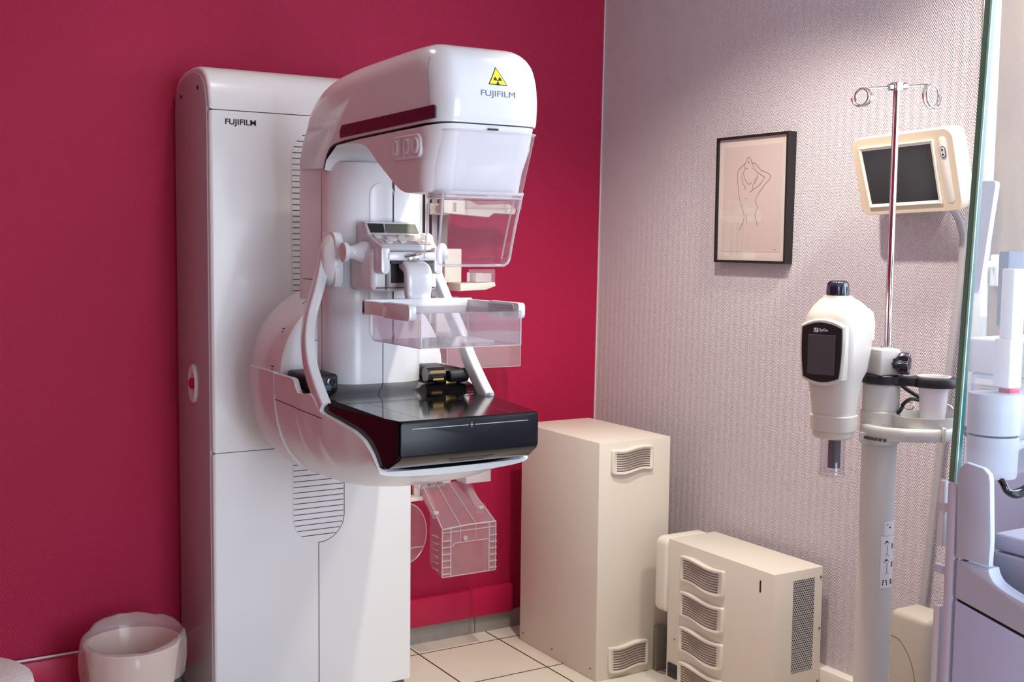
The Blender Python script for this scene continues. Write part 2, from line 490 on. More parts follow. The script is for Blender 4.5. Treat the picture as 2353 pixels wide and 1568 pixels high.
# ------------------------------------------------------------------ camera
cam = bpy.data.cameras.new('camera'); cam.sensor_width = 36; cam.lens = 2699.04/2353*36
co = bpy.data.objects.new('camera', cam); COL.objects.link(co)
yaw, pitch, roll = 0.544157142, 0.0829653855, -0.0107015539
fw = V((sin(yaw)*cos(pitch), cos(yaw)*cos(pitch), -sin(pitch)))
r0 = V((cos(yaw), -sin(yaw), 0)); d0 = fw.cross(r0)
rt = r0*cos(roll)+d0*sin(roll); dn = -r0*sin(roll)+d0*cos(roll)
mw = Matrix((rt, -dn, -fw)).transposed().to_4x4(); mw.translation = V((-2.58549, -3.65287, 1.42))
co.matrix_world = mw; cam.clip_start = 0.02
sc.camera = co

# ------------------------------------------------------------------ the mammography machine
XC = -1.275
mm = thing('mammography_machine', 'tall white mammography machine with C-shaped arm and black breast tray against the raspberry wall', 'x-ray machine', (XC, -0.36, 0.0))

# ---- upright housing
X0, X1, YF = -1.593, -0.958, -0.362
prof = [(-0.004, 0.03), (-0.004, 1.80), (-0.010, 1.845), (-0.030, 1.88), (-0.065, 1.905), (-0.115, 1.917), (-0.19, 1.921), (-0.255, 1.917),
        (-0.300, 1.905), (-0.333, 1.882), (-0.352, 1.850), (-0.361, 1.81), (-0.362, 1.783), (-0.362, 0.03)]
def clipz(z0, z1):
    """the slice of the housing profile between two heights"""
    P = prof; out = []
    def cl(P, f, z, keep):
        o = []
        for i in range(len(P)):
            a, b = P[i], P[(i+1) % len(P)]
            ia, ib = keep(a[1], z), keep(b[1], z)
            if ia: o.append(a)
            if ia != ib:
                t = (z-a[1])/(b[1]-a[1]); o.append((a[0]+(b[0]-a[0])*t, z))
        return o
    P = cl(P, None, z0, lambda v, z: v >= z); P = cl(P, None, z1, lambda v, z: v <= z)
    return P
col = thing('upright_housing', '', 'x', (XC, -0.36, 0.0)); del col['label']; del col['category']
col.parent = mm; col.location = (0, 0, 0)
def side_inset(bm, zz):
    pass
bm = B(); rprism(bm, clipz(1.7875, 3), 'x', X0, X1, 0.010, 4); link('top_cover', bm, M_white, col)
bm = B(); rprism(bm, clipz(0.8095, 1.785), 'x', X0, X1, 0.010, 4); link('upper_panel', bm, M_white, col)
bm = B(); rprism(bm, clipz(0.03, 0.8075), 'x', X0, X1, 0.010, 4); link('lower_panel', bm, M_white, col)
bm = B(); rprism(bm, [(y*0.985-0.003, z-0.006) for y, z in clipz(0.04, 3)], 'x', X0+0.012, X1-0.012); link('inner_frame', bm, M_seam, col)
bm = B(); box(bm, X0+0.02, X1-0.02, -0.350, -0.01, 0.0, 0.032); link('plinth', bm, M_dgrey, col)
# side panel, edged by the pale rims of the housing
bm = B()
sp_ = [(y*0.90-0.018, 0.04 if z < 0.1 else 1.30+(z-1.30)*0.972) for y, z in prof]
rprism(bm, sp_, 'x', X0-0.0035, X0+0.01, 0.003, 2); link('side_panel', bm, M_side, col)
for y, z in ((-0.099, 1.845), (-0.268, 1.855)):
    bm = B(); lathe(bm, [(0.006, 0), (0.006, 0.003), (0.004, 0.004)], (X0-0.003, y, z), (-1, 0, 0), 12)
    link('screw', bm, M_seam, col)
# emergency stop in its oval dish on the side
bm = B()
P = [(-0.196+0.036*cos(2*pi*k/32), 0.995+0.058*sin(2*pi*k/32)) for k in range(32)]
R = []
for s_, h in ((1.0, 0), (1.0, 0.006), (0.9, 0.009), (0.80, 0.005), (0.6, 0.001)):
    R.append([V((X0-0.0035-h, -0.196+0.036*s_*cos(2*pi*k/32), 0.995+0.058*(1-(1-s_)*0.7)*sin(2*pi*k/32))) for k in range(32)])
rings(bm, R); link('stop_button_dish', bm, M_white, col)
bm = B(); lathe(bm, [(0.016, 0), (0.016, 0.010), (0.012, 0.013)], (X0-0.004, -0.193, 0.995), (-1, 0, 0), 20); link('stop_button', bm, M_red, col, label='red stop button')
# slatted strip down the middle of the front, pill shaped
bm = B()
pw = 0.163
P = rrect(pw, 1.745-0.512, pw/2-0.001, 14, -1.271, (1.745+0.512)/2)
rprism(bm, P, 'y', YF-0.0018, YF+0.004, 0.0006, 1); link('slat_strip', bm, M_white, col)
bm = B(); z = 0.535
zc0, zc1 = 0.512+pw/2, 1.745-pw/2
while z < 1.74:
    d = max(0, zc0-z, z-zc1); hw = sqrt(max(0, (pw/2)**2-d*d))-0.002
    if hw > 0.01: box(bm, -1.271-hw, -1.271+hw, YF-0.0024, YF-0.0015, z-0.0011, z+0.0011)
    z += 0.0168
strip(bm, [(-1.271+(pw/2+0.001)*cos(a), YF-0.0008, zc0+(pw/2+0.001)*sin(a)) for a in [-pi/2+pi/2*i/14 for i in range(15)]] + [(-1.271+pw/2+0.001, YF-0.0008, 1.66)], 0.003, (0, -1, 0))
strip(bm, [(-1.271, YF-0.0008, 0.04), (-1.271, YF-0.0008, 0.512)], 0.0022, (0, -1, 0))
link('slat_joints', bm, M_seam, col, smooth=False)
bm = B(); text_mesh(bm, 'FUJIFILM', (-1.548, YF-0.0006, 1.742), (1, 0, 0), (0, 0, 1), 0.090, 0.021, bold=0.02)
link('lettering', bm, M_ink, col, smooth=False)

# ---- C-arm: hub
arm = thing('c_arm', '', 'x', (XC, -0.36, 0.0)); del arm['label']; del arm['category']
arm.parent = mm; arm.location = (0, 0, 0)
HZ = 1.062
bm = B()
lathe(bm, [(0.17, -0.345), (0.19, -0.40), (0.214, -0.412), (0.232, -0.45), (0.240, -0.50), (0.243, -0.60), (0.243, -0.695), (0.240, -0.706), (0.233, -0.711)],
      (XC, 0, HZ), (0, 1, 0), 72)
link('swivel_hub', bm, M_white, arm)
for a in (174, 150, 128):
    bm = B(); a = math.radians(a)
    for k, l in ((0, 0.020), (0.035, 0.014)):
        p = V((XC+0.2505*cos(a+k), -0.672, HZ+0.2505*sin(a+k)))
        strip(bm, [p+V((0, -l/2, 0)), p+V((0, l/2, 0))], 0.003, (cos(a+k), 0, sin(a+k)))
    link('angle_mark', bm, M_ink, arm, smooth=False)
bm = B()
P = rrect(0.05, 0.088, 0.006, 3, -1.422, 1.113)
strip(bm, [(x, -0.7122, z) for x, z in P+P[:1]], 0.0016, (0, -1, 0))
lathe(bm, [(0.007, 0), (0.007, 0.004)], (-1.437, -0.711, 1.172), (0, -1, 0), 14)
link('service_flap', bm, M_seam, arm, smooth=False)

# ---- upright of the C, with rounded front corners
def roundcorner(cx, cy, r, a0, a1, n=8):
    return [(cx+r*cos(math.radians(a0+(a1-a0)*i/n)), cy+r*sin(math.radians(a0+(a1-a0)*i/n))) for i in range(n+1)]
AX0, AX1 = -1.412, -1.138
P = [(AX0, -0.607), (AX0, -0.742)] + roundcorner(AX0+0.078, -0.752, 0.078, 180, 270)[1:] + roundcorner(AX1-0.078, -0.752, 0.078, 270, 360)[0:-1] + [(AX1, -0.742), (AX1, -0.607)] + roundcorner(AX1-0.02, -0.587, 0.02, 0, 90, 4)[1:] + roundcorner(AX0+0.02, -0.587, 0.02, 90, 180, 4)[:-1]
bm = B(); rings(bm, [[V((x, y, z)) for x, y in P] for z in (1.03, 1.60)] + [[V((XC+(x-XC)*0.97, -0.69+(y+0.69)*0.95, 1.625)) for x, y in P]]); link('upright', bm, M_white, arm)
bm = B()
# joints and recess outlines on the upright's front
FY = -0.8307
strip(bm, [(-1.276, FY, 1.04), (-1.276, FY, 1.155)], 0.002, (0, -1, 0))
box(bm, -1.2495, -1.2435, FY-0.0008, FY, 1.155, 1.60)
for x in (AX0-0.0008, AX1+0.0008):
    strip(bm, [(x, -0.742, 1.04), (x, -0.742, 1.60)], 0.002, (-1, 0, 0))
strip(bm, [(AX0-0.0008, y, 1.318) for y in (-0.61, -0.742)], 0.002, (-1, 0, 0))
link('upright_joints', bm, M_seam, arm, smooth=False)
bm = B()
P2 = rrect(0.072, 0.42, 0.035, 8, -1.279, 1.365)
R = [[V((x, FY-d, z)) for x, z in inset2(P2, i)] for i, d in ((0, -0.003), (0, 0.0006), (0.0018, 0.0012), (0.0035, 0.0004))]
rings(bm, R); link('upright_inlay', bm, M_white, arm)

# ---- upper housing (inverted L)
HX0, HX1 = -1.421, -1.149
top = spline([(-0.603, 1.609), (-0.603, 1.66), (-0.610, 1.705), (-0.640, 1.765), (-0.695, 1.808), (-0.780, 1.836), (-0.90, 1.849), (-1.10, 1.855), (-1.28, 1.857), (-1.345, 1.850), (-1.388, 1.826), (-1.410, 1.785), (-1.418, 1.74), (-1.417, 1.70), (-1.412, 1.680)], 4)
seam = spline([(-1.412, 1.679), (-1.20, 1.676), (-1.0, 1.673), (-0.865, 1.668), (-0.815, 1.657), (-0.788, 1.634), (-0.772, 1.609)], 4)
bm = B(); rprism(bm, [tuple(p) for p in top]+[tuple(p) for p in seam], 'x', HX0, HX1, 0.058, 8,
       w=lambda y, z: ((1.0, 1.0) if z > 1.70 else (1.0, 0.0)) if y < -1.36 else (0.0 if z < 1.682 and y > -1.36 and y < -0.765 else min(1.0, max(0.12 if y > -0.70 else 1.0, (z-1.62)/0.12))))
link('upper_housing', bm, M_white2, arm, angle=50)
# smoked strip window along the left flank
bm = B()
P = [(-0.900, 1.709), (-1.397, 1.713), (-1.402, 1.709), (-1.402, 1.684), (-0.888, 1.677), (-0.886, 1.695)]
rprism(bm, P, 'x', HX0-0.0012, HX0+0.004, 0.0008, 1); link('indicator_window', bm, M_darkstrip, arm, smooth=False)
bm = B(); rprism(bm, [(max(y, -1.33), z) for y, z in P], 'x', HX1-0.004, HX1+0.0006, 0.0004, 1); link('indicator_window', bm, M_darkstrip, arm, smooth=False)
# front cap joint
bm = B()
jt = spline([(-1.372, 1.682), (-1.373, 1.74), (-1.366, 1.785), (-1.372, 1.80), (-1.378, 1.815)], 4)
strip(bm, [(HX0-0.0006, p[0], p[1]) for p in jt], 0.0022, (-1, 0, 0))
link('cap_joint', bm, M_grey, arm, smooth=False)
# ---- lower cover of the head, tapering toward the collimator
low = [(-1.412, 1.676), (-1.20, 1.673), (-1.0, 1.670), (-0.865, 1.665), (-0.819, 1.654), (-0.793, 1.632), (-0.778, 1.607)]
under = spline([(-0.786, 1.600), (-0.802, 1.634), (-0.835, 1.654), (-0.90, 1.659), (-0.985, 1.656), (-1.046, 1.643), (-1.10, 1.607), (-1.151, 1.574), (-1.20, 1.542), (-1.232, 1.531), (-1.27, 1.528), (-1.335, 1.529), (-1.347, 1.533)], 4)
P = low+[tuple(p) for p in under]+[(-1.36, 1.58), (-1.385, 1.63)]
bm = B(); VV = rprism(bm, P, 'x', HX0+0.001, HX1-0.001, 0.050, 7, w=lambda y, z: (1.0, 0.10) if y < -1.33 else (0.06, 0.06))
for v in bm.verts:
    if v.co.y < -1.05:
        k = max(0, min(1, (1.66-v.co.z)/0.13)); v.co.x = -1.283+(v.co.x+1.283)*(1-0.07*k*min(1, (-1.05-v.co.y)/0.15))
link('lower_housing', bm, M_white, arm, angle=50)
# dark filler between upper and lower covers = the visible joint
bm = B(); rprism(bm, [(p.x, p.y-0.0004) for p in seam if p.x > -1.36]+[(y, z+0.0002) for y, z in reversed(low) if y > -1.36], 'x', HX0+0.002, HX1-0.002); link('housing_joint', bm, M_seam, arm, smooth=False)
# control buttons on both flanks
def keypad(x, s):
    bm = B()
    P = rrect(0.148, 0.052, 0.018, 5, -1.262, 1.632)
    R = [[V((x+s*d, y, z)) for y, z in inset2(P, i)] for i, d in ((0, -0.004), (0, 0.001), (0.003, 0.0035), (0.006, 0.0025))]
    rings(bm, R); kp = link('keypad', bm, M_white, arm)
    for y, w in ((-1.214, 0.024), (-1.270, 0.030), (-1.313, 0.032)):
        bm = B()
        P = [(y+w/2*cos(2*pi*k/20), 1.632+0.018*sin(2*pi*k/20)) for k in range(20)]
        R = [[V((x+s*d, py, z)) for py, z in inset2(P, i)] for i, d in ((0, 0.002), (0, 0.0055), (0.0025, 0.007), (0.005, 0.0055), (0.0085, 0.0055))]
        rings(bm, R); link('button', bm, M_white2, kp)
    bm = B(); box(bm, min(x, x+s*0.004), max(x, x+s*0.004), -1.242, -1.240, 1.612, 1.652); link('divider', bm, M_grey, kp)
keypad(HX0+0.002, -1); keypad(HX1-0.002, 1)
def yfront(z):
    Q = [p for p in top if p.x < -1.34]
    for p, q in zip(Q, Q[1:]):
        if min(p.y, q.y) <= z <= max(p.y, q.y) and abs(q.y-p.y) > 1e-6: return p.x+(q.x-p.x)*(z-p.y)/(q.y-p.y)
    return -1.418
def wrap(bm, lift):
    bmesh.ops.triangulate(bm, faces=bm.faces)
    if len(bm.verts) < 8: bmesh.ops.subdivide_edges(bm, edges=bm.edges, cuts=9, use_grid_fill=True)
    for v in bm.verts: v.co.y = yfront(v.co.z)-lift
# lettering and radiation sign on the front cap
FYH = -1.4215
bm = B(); text_mesh(bm, 'FUJIFILM', (-1.318, FYH, 1.7335), (1, 0, 0), (0, 0.0, 1), 0.086, 0.0165, bold=0.0); wrap(bm, 0.0006)
link('lettering', bm, M_inkblue, arm, smooth=False)
bm = B()
def tri(s, y):
    c = V((-1.2745, y, 1.7765)); return [c+V((s*cos(math.radians(a)), 0, s*0.98*sin(math.radians(a)))) for a in (90, 210, 330)]
bm.faces.new([bm.verts.new(p) for p in tri(0.0275, FYH)]); wrap(bm, 0.0005); wb = link('warning_border', bm, M_ink, arm, smooth=False)
bm = B(); bm.faces.new([bm.verts.new(p) for p in tri(0.0240, FYH-0.0004)]); wrap(bm, 0.0010); link('warning_triangle', bm, M_yellow, wb, smooth=False)
bm = B()
c = V((-1.2745, FYH-0.0008, 1.7725))
for a in (30, 150, 270):
    A = [math.radians(a-28+56*i/6) for i in range(7)]
    bm.faces.new([bm.verts.new(c+V((r*cos(t), 0, r*sin(t)))) for r, t in [(0.010, t) for t in A]+[(0.0030, t) for t in reversed(A)]])
bm.faces.new([bm.verts.new(c+V((0.0018*cos(2*pi*k/12), 0, 0.0018*sin(2*pi*k/12)))) for k in range(12)])
wrap(bm, 0.0015); link('trefoil', bm, M_ink, wb, smooth=False)
# ---- clear face shield hung over the front of the head
def shield_ring(z):
    t = (1.665-z)/(1.665-1.37)
    w = 0.1215-0.0190*min(1, t*1.25); yf = -1.412+0.086*t; d = 0.078 if z > 1.53 else 0.056; c_ = 0.036-0.010*t
    P = [(-w, yf+d)] + [(-w+c_-c_*cos(a), yf+c_-c_*sin(a)) for a in [pi/2*i/6 for i in range(7)]]
    return [V((-1.279+x, y, z)) for x, y in P] + [V((-1.279-x, y, z)) for x, y in reversed(P)]
bm = B()
Z = [1.662, 1.60, 1.535, 1.528, 1.46, 1.41, 1.395]
RR = [shield_ring(z) for z in Z]
def narrow(r, k, dz):
    return [V((-1.279+(p.x+1.279)*k, p.y+0.002, p.z-dz)) for p in r]
RR += [narrow(RR[-1], 0.985, 0.012), narrow(RR[-1], 0.94, 0.02), narrow(RR[-1], 0.84, 0.026)]
VV = [[bm.verts.new(p) for p in r] for r in RR]
for a, b in zip(VV, VV[1:]):
    for i in range(len(a)-1): bm.faces.new((a[i], a[i+1], b[i+1], b[i]))
sh = link('face_shield', bm, M_acryl2, arm, angle=60, label='clear face shield')
bm = B()
n = len(RR[0]); f = 4
L = [r[f] for r in RR[:-1]]; Rr = [r[n-1-f] for r in RR[:-1]]
tube(bm, L[2:]+[RR[-1][f], RR[-1][n-1-f]]+list(reversed(Rr[2:])), 0.0032, 8, up=V((0, -1, 0)))
link('shield_rim', bm, M_acryledge, sh)
bm = B()
tube(bm, [p for p in shield_ring(1.530)], 0.004, 8)
tube(bm, [p for p in shield_ring(1.521)], 0.0025, 8)
tube(bm, [r[0] for r in RR[:-2]], 0.0022, 8, up=V((0, -1, 0))); tube(bm, [r[n-1] for r in RR[:-2]], 0.0022, 8, up=V((0, -1, 0)))
tube(bm, [p+V((0, -0.001, 0)) for p in shield_ring(1.662)], 0.0018, 8)
link('shield_flange', bm, M_acryledge, sh)
bm = B(); box(bm, XC-0.09, XC+0.085, -1.345, -1.25, 1.518, 1.532, bev=0.004); link('collimator_frame', bm, M_acryledge, arm)
bm = B(); box(bm, XC-0.02, XC+0.005, -1.4130, -1.4080, 1.6655, 1.669); link('shield_latch', bm, M_ink, sh)

# ---- handles with their bosses, left and right
def handle(s):
    mx = lambda x: XC+s*(x-XC)
    bm = B()
    P = [(-0.754, 1.445), (-0.822, 1.445), (-0.838, 1.438), (-0.846, 1.422), (-0.846, 1.318), (-0.838, 1.304), (-0.80, 1.302), (-0.79, 1.312), (-0.77, 1.318), (-0.754, 1.33)]
    lo, hi = sorted((mx(-1.417), mx(-1.395)))
    rprism(bm, P, 'x', lo, hi, 0.003, 2); pl = link('handle_plate', bm, M_white, arm)
    bm = B()
    ax = V((s*-1.0, -0.10, -0.05))*(1 if s > 0 else 1)
    ax = V((-s, -0.1, -0.05))
    c = V((mx(-1.412), -0.803, 1.372))
    R = []
    for k, h in ((1.0, -0.004), (0.98, 0.004), (0.86, 0.013), (0.68, 0.022), (0.5, 0.028), (0.3, 0.031)):
        R.append([c+V((-s*h, -0.2*h, -0.15*h))+V((0, 0.046*k*cos(2*pi*i/28), 0.070*k*sin(2*pi*i/28)+0.006*(1-k))) for i in range(28)])
    rings(bm, R); link('boss', bm, M_white, pl)
    bm = B()
    pts = spline([(mx(-1.425), -0.803, 1.395), (mx(-1.438), -0.806, 1.345), (mx(-1.456), -0.815, 1.29), (mx(-1.478), -0.828, 1.23), (mx(-1.495), -0.853, 1.17), (mx(-1.502), -0.888, 1.11), (mx(-1.504), -0.935, 1.06), (mx(-1.504), -0.972, 1.026), (mx(-1.504), -0.990, 1.012)], 6)
    k = len(pts)
    bar(bm, pts, [0.014]*k, [0.012+0.009*min(1, i/(k*0.2)) for i in range(k)], up=V((1, 0, 0)), e=5, n=24, fixed=True)
    link('grab_handle', bm, M_white2, arm, angle=45)
handle(1); handle(-1)

# ---- lower shell under the tray
def shellring(y, w, zt, zb, e, n=28):
    """U shaped section: flat top at zt, superelliptic belly"""
    R = []
    for i in range(n+1):
        a = pi*i/n
        R.append(V((XC-w*sgnpow(cos(a), 2/e), y, zt-(zt-zb)*sgnpow(sin(a), 2/e))))
    return R
ST = [(-0.415, 0.190, 1.060, 0.835, 2.4), (-0.425, 0.214, 1.068, 0.822, 2.5), (-0.45, 0.238, 1.072, 0.802, 2.7), (-0.50, 0.253, 1.074, 0.786, 2.8), (-0.60, 0.257, 1.075, 0.776, 2.9), (-0.698, 0.256, 1.075, 0.776, 2.9)]
bm = B(); rings(bm, [shellring(*s) for s in ST]); link('rear_shell', bm, M_white, arm, angle=45)
# front part: wings, belly, cut away along the tray by a sweeping curve
def zt(y):
    T = [(-0.70, 1.072), (-0.82, 1.072), (-0.835, 1.068), (-0.848, 1.048), (-0.860, 1.038), (-0.885, 1.038), (-0.93, 1.046), (-0.955, 1.036), (-0.975, 1.016), (-1.0, 1.004), (-1.06, 0.994), (-1.138, 0.979), (-1.18, 0.962), (-1.21, 0.936), (-1.230, 0.908), (-1.2385, 0.897), (-1.262, 0.888)]
    for (a, za), (b, zb) in zip(T, T[1:]):
        if b <= y <= a: return za+(zb-za)*(a-y)/(a-b)
    return T[-1][1]
def zb(y):
    T = [(-0.70, 0.768), (-0.80, 0.772), (-0.90, 0.785), (-1.0, 0.803), (-1.1, 0.826), (-1.18, 0.848), (-1.2385, 0.878), (-1.262, 0.881)]
    for (a, za), (b, zb_) in zip(T, T[1:]):
        if b <= y <= a: return za+(zb_-za)*(a-y)/(a-b)
    return T[-1][1]
def wd_(y):
    T = [(-0.70, 0.255), (-0.90, 0.250), (-1.0, 0.243), (-1.1, 0.2295), (-1.2, 0.2085), (-1.262, 0.194)]
    for (a, za), (b, zb_) in zip(T, T[1:]):
        if b <= y <= a: return za+(zb_-za)*(a-y)/(a-b)
    return T[-1][1]
def ushell(y):
    w, t, b_, e = wd_(y), zt(y), zb(y), 2.5-0.2*-(y+0.70)
    th = 0.014; o = shellring(y, w, t, b_, e); q = max(t-(t-b_)*0.75, b_+0.004)
    inn = shellring(y, w-th, t, min(b_+0.02, t-0.0035), e)
    return o+list(reversed(inn))
ys = [-0.7005-0.538*i/60 for i in range(60)]+[-1.2385]
bm = B(); rings(bm, [ushell(y) for y in ys]); link('front_shell', bm, M_white, arm, angle=50)
bm = B()
def shellx(y, z, k=1.0):
    e = 2.5-0.2*(-(y+0.70)); s = max(0, min(1, (zt(y)-z)/(zt(y)-zb(y))))
    return XC-wd_(y)*(1-s**e)**(1/e)
strip(bm, [(shellx(y, 1.004+0.012*(y+0.70)/0.3+(-0.004))-0.0006, y, 1.004+0.012*(y+0.70)/0.3) for y in [-0.702-0.30*i/12 for i in range(13)]], 0.002, (-1, 0, 0))
link('shell_joint', bm, M_seam, arm, smooth=False)

# ---- black breast tray
def trayw(y): return 0.2385 if y > -0.967 else 0.2385-(0.055)*(-0.967-y)/0.343
bm = B()
U = [(-0.735, 1.050), (-0.86, 1.046), (-0.90, 1.036), (-0.925, 1.0265), (-0.955, 1.0215), (-0.975, 1.021), (-1.10, 1.021), (-1.20, 1.021), (-1.304, 1.021)]
Dn = [(-1.310, 1.017), (-1.310, 0.940), (-1.305, 0.932), (-1.262, 0.907), (-1.24, 0.902), (-1.20, 0.915), (-1.10, 0.958), (-1.0, 0.985), (-0.735, 0.99)]
sec = U+Dn
def tw(y): return trayw(y)
L = [V((XC-tw(y)+0.002, y, z)) for y, z in sec]; Rr = [V((XC+tw(y)-0.002, y, z)) for y, z in sec]
Li = [V((XC-tw(y)+0.006, y, z-0.0) ) for y, z in sec]
rings(bm, [L, Rr]); bmesh.ops.bevel(bm, geom=[e for e in bm.edges if abs(e.verts[0].co.x-e.verts[1].co.x) < 0.06 and min(e.verts[0].co.y, e.verts[1].co.y) < -1.2], offset=0.003, segments=2, affect='EDGES')
link('breast_tray', bm, M_blacktop, arm, angle=30)
tr = bpy.data.objects['breast_tray']
for s_ in (1, -1):
    bm = B(); O = [V((XC-s_*(tw(y)-0.0012), y, z)) for y, z in inset2(sec, 0.003)]
    bm.faces.new([bm.verts.new(p) for p in O]); bmesh.ops.triangulate(bm, faces=bm.faces)
    link('tray_side', bm, M_trayside, tr, smooth=False)
bm = B()
P = rrect(0.362, 0.079, 0.008, 4, XC, 0.9785)
rings(bm, [[V((x, -1.3085, z)) for x, z in P], [V((x, -1.3118, z)) for x, z in P], [V((x, -1.3125, z)) for x, z in inset2(P, 0.0015)]]); link('tray_front', bm, M_carbon, tr)
bm = B()
strip(bm, [(-1.428, -1.3130, 1.0030), (-1.284, -1.3130, 1.0030)], 0.0018, (0, -1, 0)); strip(bm, [(-1.266, -1.3130, 1.0030), (-1.122, -1.3130, 1.0030)], 0.0018, (0, -1, 0))
strip(bm, [(XC, -1.3130, 0.997), (XC, -1.3130, 1.009)], 0.0015, (0, -1, 0)); strip(bm, [(XC-0.004, -1.3130, 1.003), (XC+0.004, -1.3130, 1.003)], 0.0015, (0, -1, 0))
link('tray_marks', bm, M_grey, tr, smooth=False)
bm = B()
for x in (-0.120, 0.120): strip(bm, [(XC+x, -0.99, 1.0217), (XC+x, -1.30, 1.0217)], 0.0008, (0, 0, 1))
strip(bm, [(XC-0.12, -0.99, 1.0217), (XC+0.12, -0.99, 1.0217)], 0.0008, (0, 0, 1))
link('field_lines', bm, M_dgrey, tr, smooth=False)
bm = B(); d_ = V((0, 0.043, -0.025)).normalized(); n_ = V((0, -0.025, -0.043)).normalized(); c_ = V((XC+0.01, -1.283, 0.9192))
G = [(-0.060, -0.009), (-0.045, 0.012), (0.045, 0.012), (0.060, -0.009)]
rings(bm, [[c_+V((a, 0, 0))+d_*b+n_*h for a, b in G] for h in (-0.001, 0.0008)]); link('grip_plate', bm, M_blackmat, tr)
# black sockets behind the tray
for s in (1, -1):
    mx = lambda x: XC+s*(x-XC)
    bm = B(); a, b = sorted((mx(-1.500), mx(-1.414)))
    box(bm, a, b, -0.86, -0.712, 1.00, 1.082, bev=0.010, seg=3); so = link('socket_block', bm, M_blackmat, arm)
    bm = B(); lathe(bm, [(0.012, 0), (0.012, 0.003), (0.008, 0.0035), (0.007, -0.006)], (mx(-1.435), -0.861, 1.062), (0, -1, 0), 20); link('socket_hole', bm, M_black, so)
    bm = B(); a, b = sorted((mx(-1.472), mx(-1.440))); box(bm, a, b, -0.875, -0.861, 1.035, 1.056, bev=0.002); link('latch', bm, plain('slate_blue_plastic', rgb(58, 78, 92), 0.3) if s > 0 else M_gold, so)
bm = B(); lathe(bm, [(0.0, 0), (0.014, 0.0), (0.017, 0.004), (0.017, 0.04), (0.019, 0.044), (0.019, 0.056), (0.0, 0.056)], (XC+0.165, -0.885, 1.064), (1, 0.1, 0), 20); link('socket_plug', bm, M_rubber, arm)
bm = B(); lathe(bm, [(0.0, 0), (0.020, 0.0), (0.020, 0.052), (0.0, 0.052)], (XC+0.105, -0.868, 1.068), (1, 0.0, 0), 20); link('roller', bm, M_black, arm)
bm = B(); box(bm, XC+0.118, XC+0.150, -0.8898, -0.8885, 1.054, 1.060); box(bm, XC+0.108, XC+0.155, -0.8888, -0.886, 1.074, 1.080); link('roller_label', bm, M_gold, arm)

# ---- compression unit
bm = B(); box(bm, -1.368, -1.182, -0.962, -0.825, 1.296, 1.402, bev=0.014, seg=4); cb = link('compression_drive', bm, M_white, arm)
bm = B(); box(bm, -1.356, -1.194, -0.9675, -0.962, 1.304, 1.306); strip(bm, [(-1.330, -0.9658, 1.30), (-1.330, -0.9658, 1.385)], 0.003, (0, -1, 0)); link('drive_joint', bm, M_seam, cb, smooth=False)
bm = B(); box(bm, -1.325, -1.225, -0.9665, -0.95, 1.305, 1.378, bev=0.003); link('bracket_recess', bm, M_grey, cb)
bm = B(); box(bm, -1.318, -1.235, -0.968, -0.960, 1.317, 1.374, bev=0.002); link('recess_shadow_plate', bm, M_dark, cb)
# display hood and keypad
P = [(-0.83, 1.462), (-0.855, 1.474), (-0.880, 1.470), (-0.898, 1.441), (-0.978, 1.410), (-0.986, 1.402), (-0.978, 1.395), (-0.83, 1.395)]
bm = B(); rprism(bm, P, 'x', -1.352, -1.198, 0.006, 3)
for v in bm.verts:
    if v.co.y < -0.90: v.co.x = XC+(v.co.x-XC)*(1+0.0*(v.co.y))
hd = link('display_hood', bm, M_white2, arm, angle=40)
def onslope(a, b, nrm_up, P0, P1, lift):
    """point on the slope between profile points P0->P1: a across x, b 0..1 down"""
    y = P0[0]+(P1[0]-P0[0])*b; z = P0[1]+(P1[1]-P0[1])*b
    d = V((0, P1[0]-P0[0], P1[1]-P0[1])).normalized(); nn = V((0, d.z, -d.y))
    if nn.z < 0: nn = -nn
    return V((a, y, z))+nn*lift
D0, D1 = (-0.880, 1.470), (-0.900, 1.440); K0, K1 = (-0.902, 1.4395), (-0.974, 1.4125)
def slopepoly(bm, pts, P0, P1, lift, base=0.0):
    R = [[onslope(a, b, None, P0, P1, l) for a, b in pts] for l in (base, lift)]
    rings(bm, R)
bm = B(); slopepoly(bm, [(-1.345, 0.12), (-1.300, 0.12), (-1.303, 0.88), (-1.342, 0.88)], D0, D1, 0.0012); link('display', bm, M_black, hd, smooth=False)
bm = B(); slopepoly(bm, [(-1.2965, 0.12), (-1.209, 0.12), (-1.206, 0.88), (-1.299, 0.88)], D0, D1, 0.0012); link('display', bm, M_lcd, hd, smooth=False)
bm = B(); slopepoly(bm, [(-1.346, 0.06), (-1.204, 0.06), (-1.206, 0.93), (-1.344, 0.93)], K0, K1, 0.0008); link('key_field', bm, M_side, hd, smooth=False)
for (a, b, wx, wy, rot) in ((-1.332, 0.22, 0.010, 0.13, 0), (-1.318, 0.72, 0.010, 0.13, 0), (-1.300, 0.45, 0.016, 0.15, 0), (-1.272, 0.48, 0.012, 0.34, 0), (-1.246, 0.45, 0.016, 0.15, 0), (-1.222, 0.22, 0.010, 0.13, 0), (-1.215, 0.74, 0.010, 0.13, 0)):
    bm = B()
    pts = [(a+wx*sgnpow(cos(2*pi*k/16), 0.8)+(0.010*sin(2*pi*k/16)*-1 if wy > 0.3 else 0), b+wy*sgnpow(sin(2*pi*k/16), 0.8)) for k in range(16)]
    slopepoly(bm, pts, K0, K1, 0.0032); link('key', bm, M_creamp, hd)
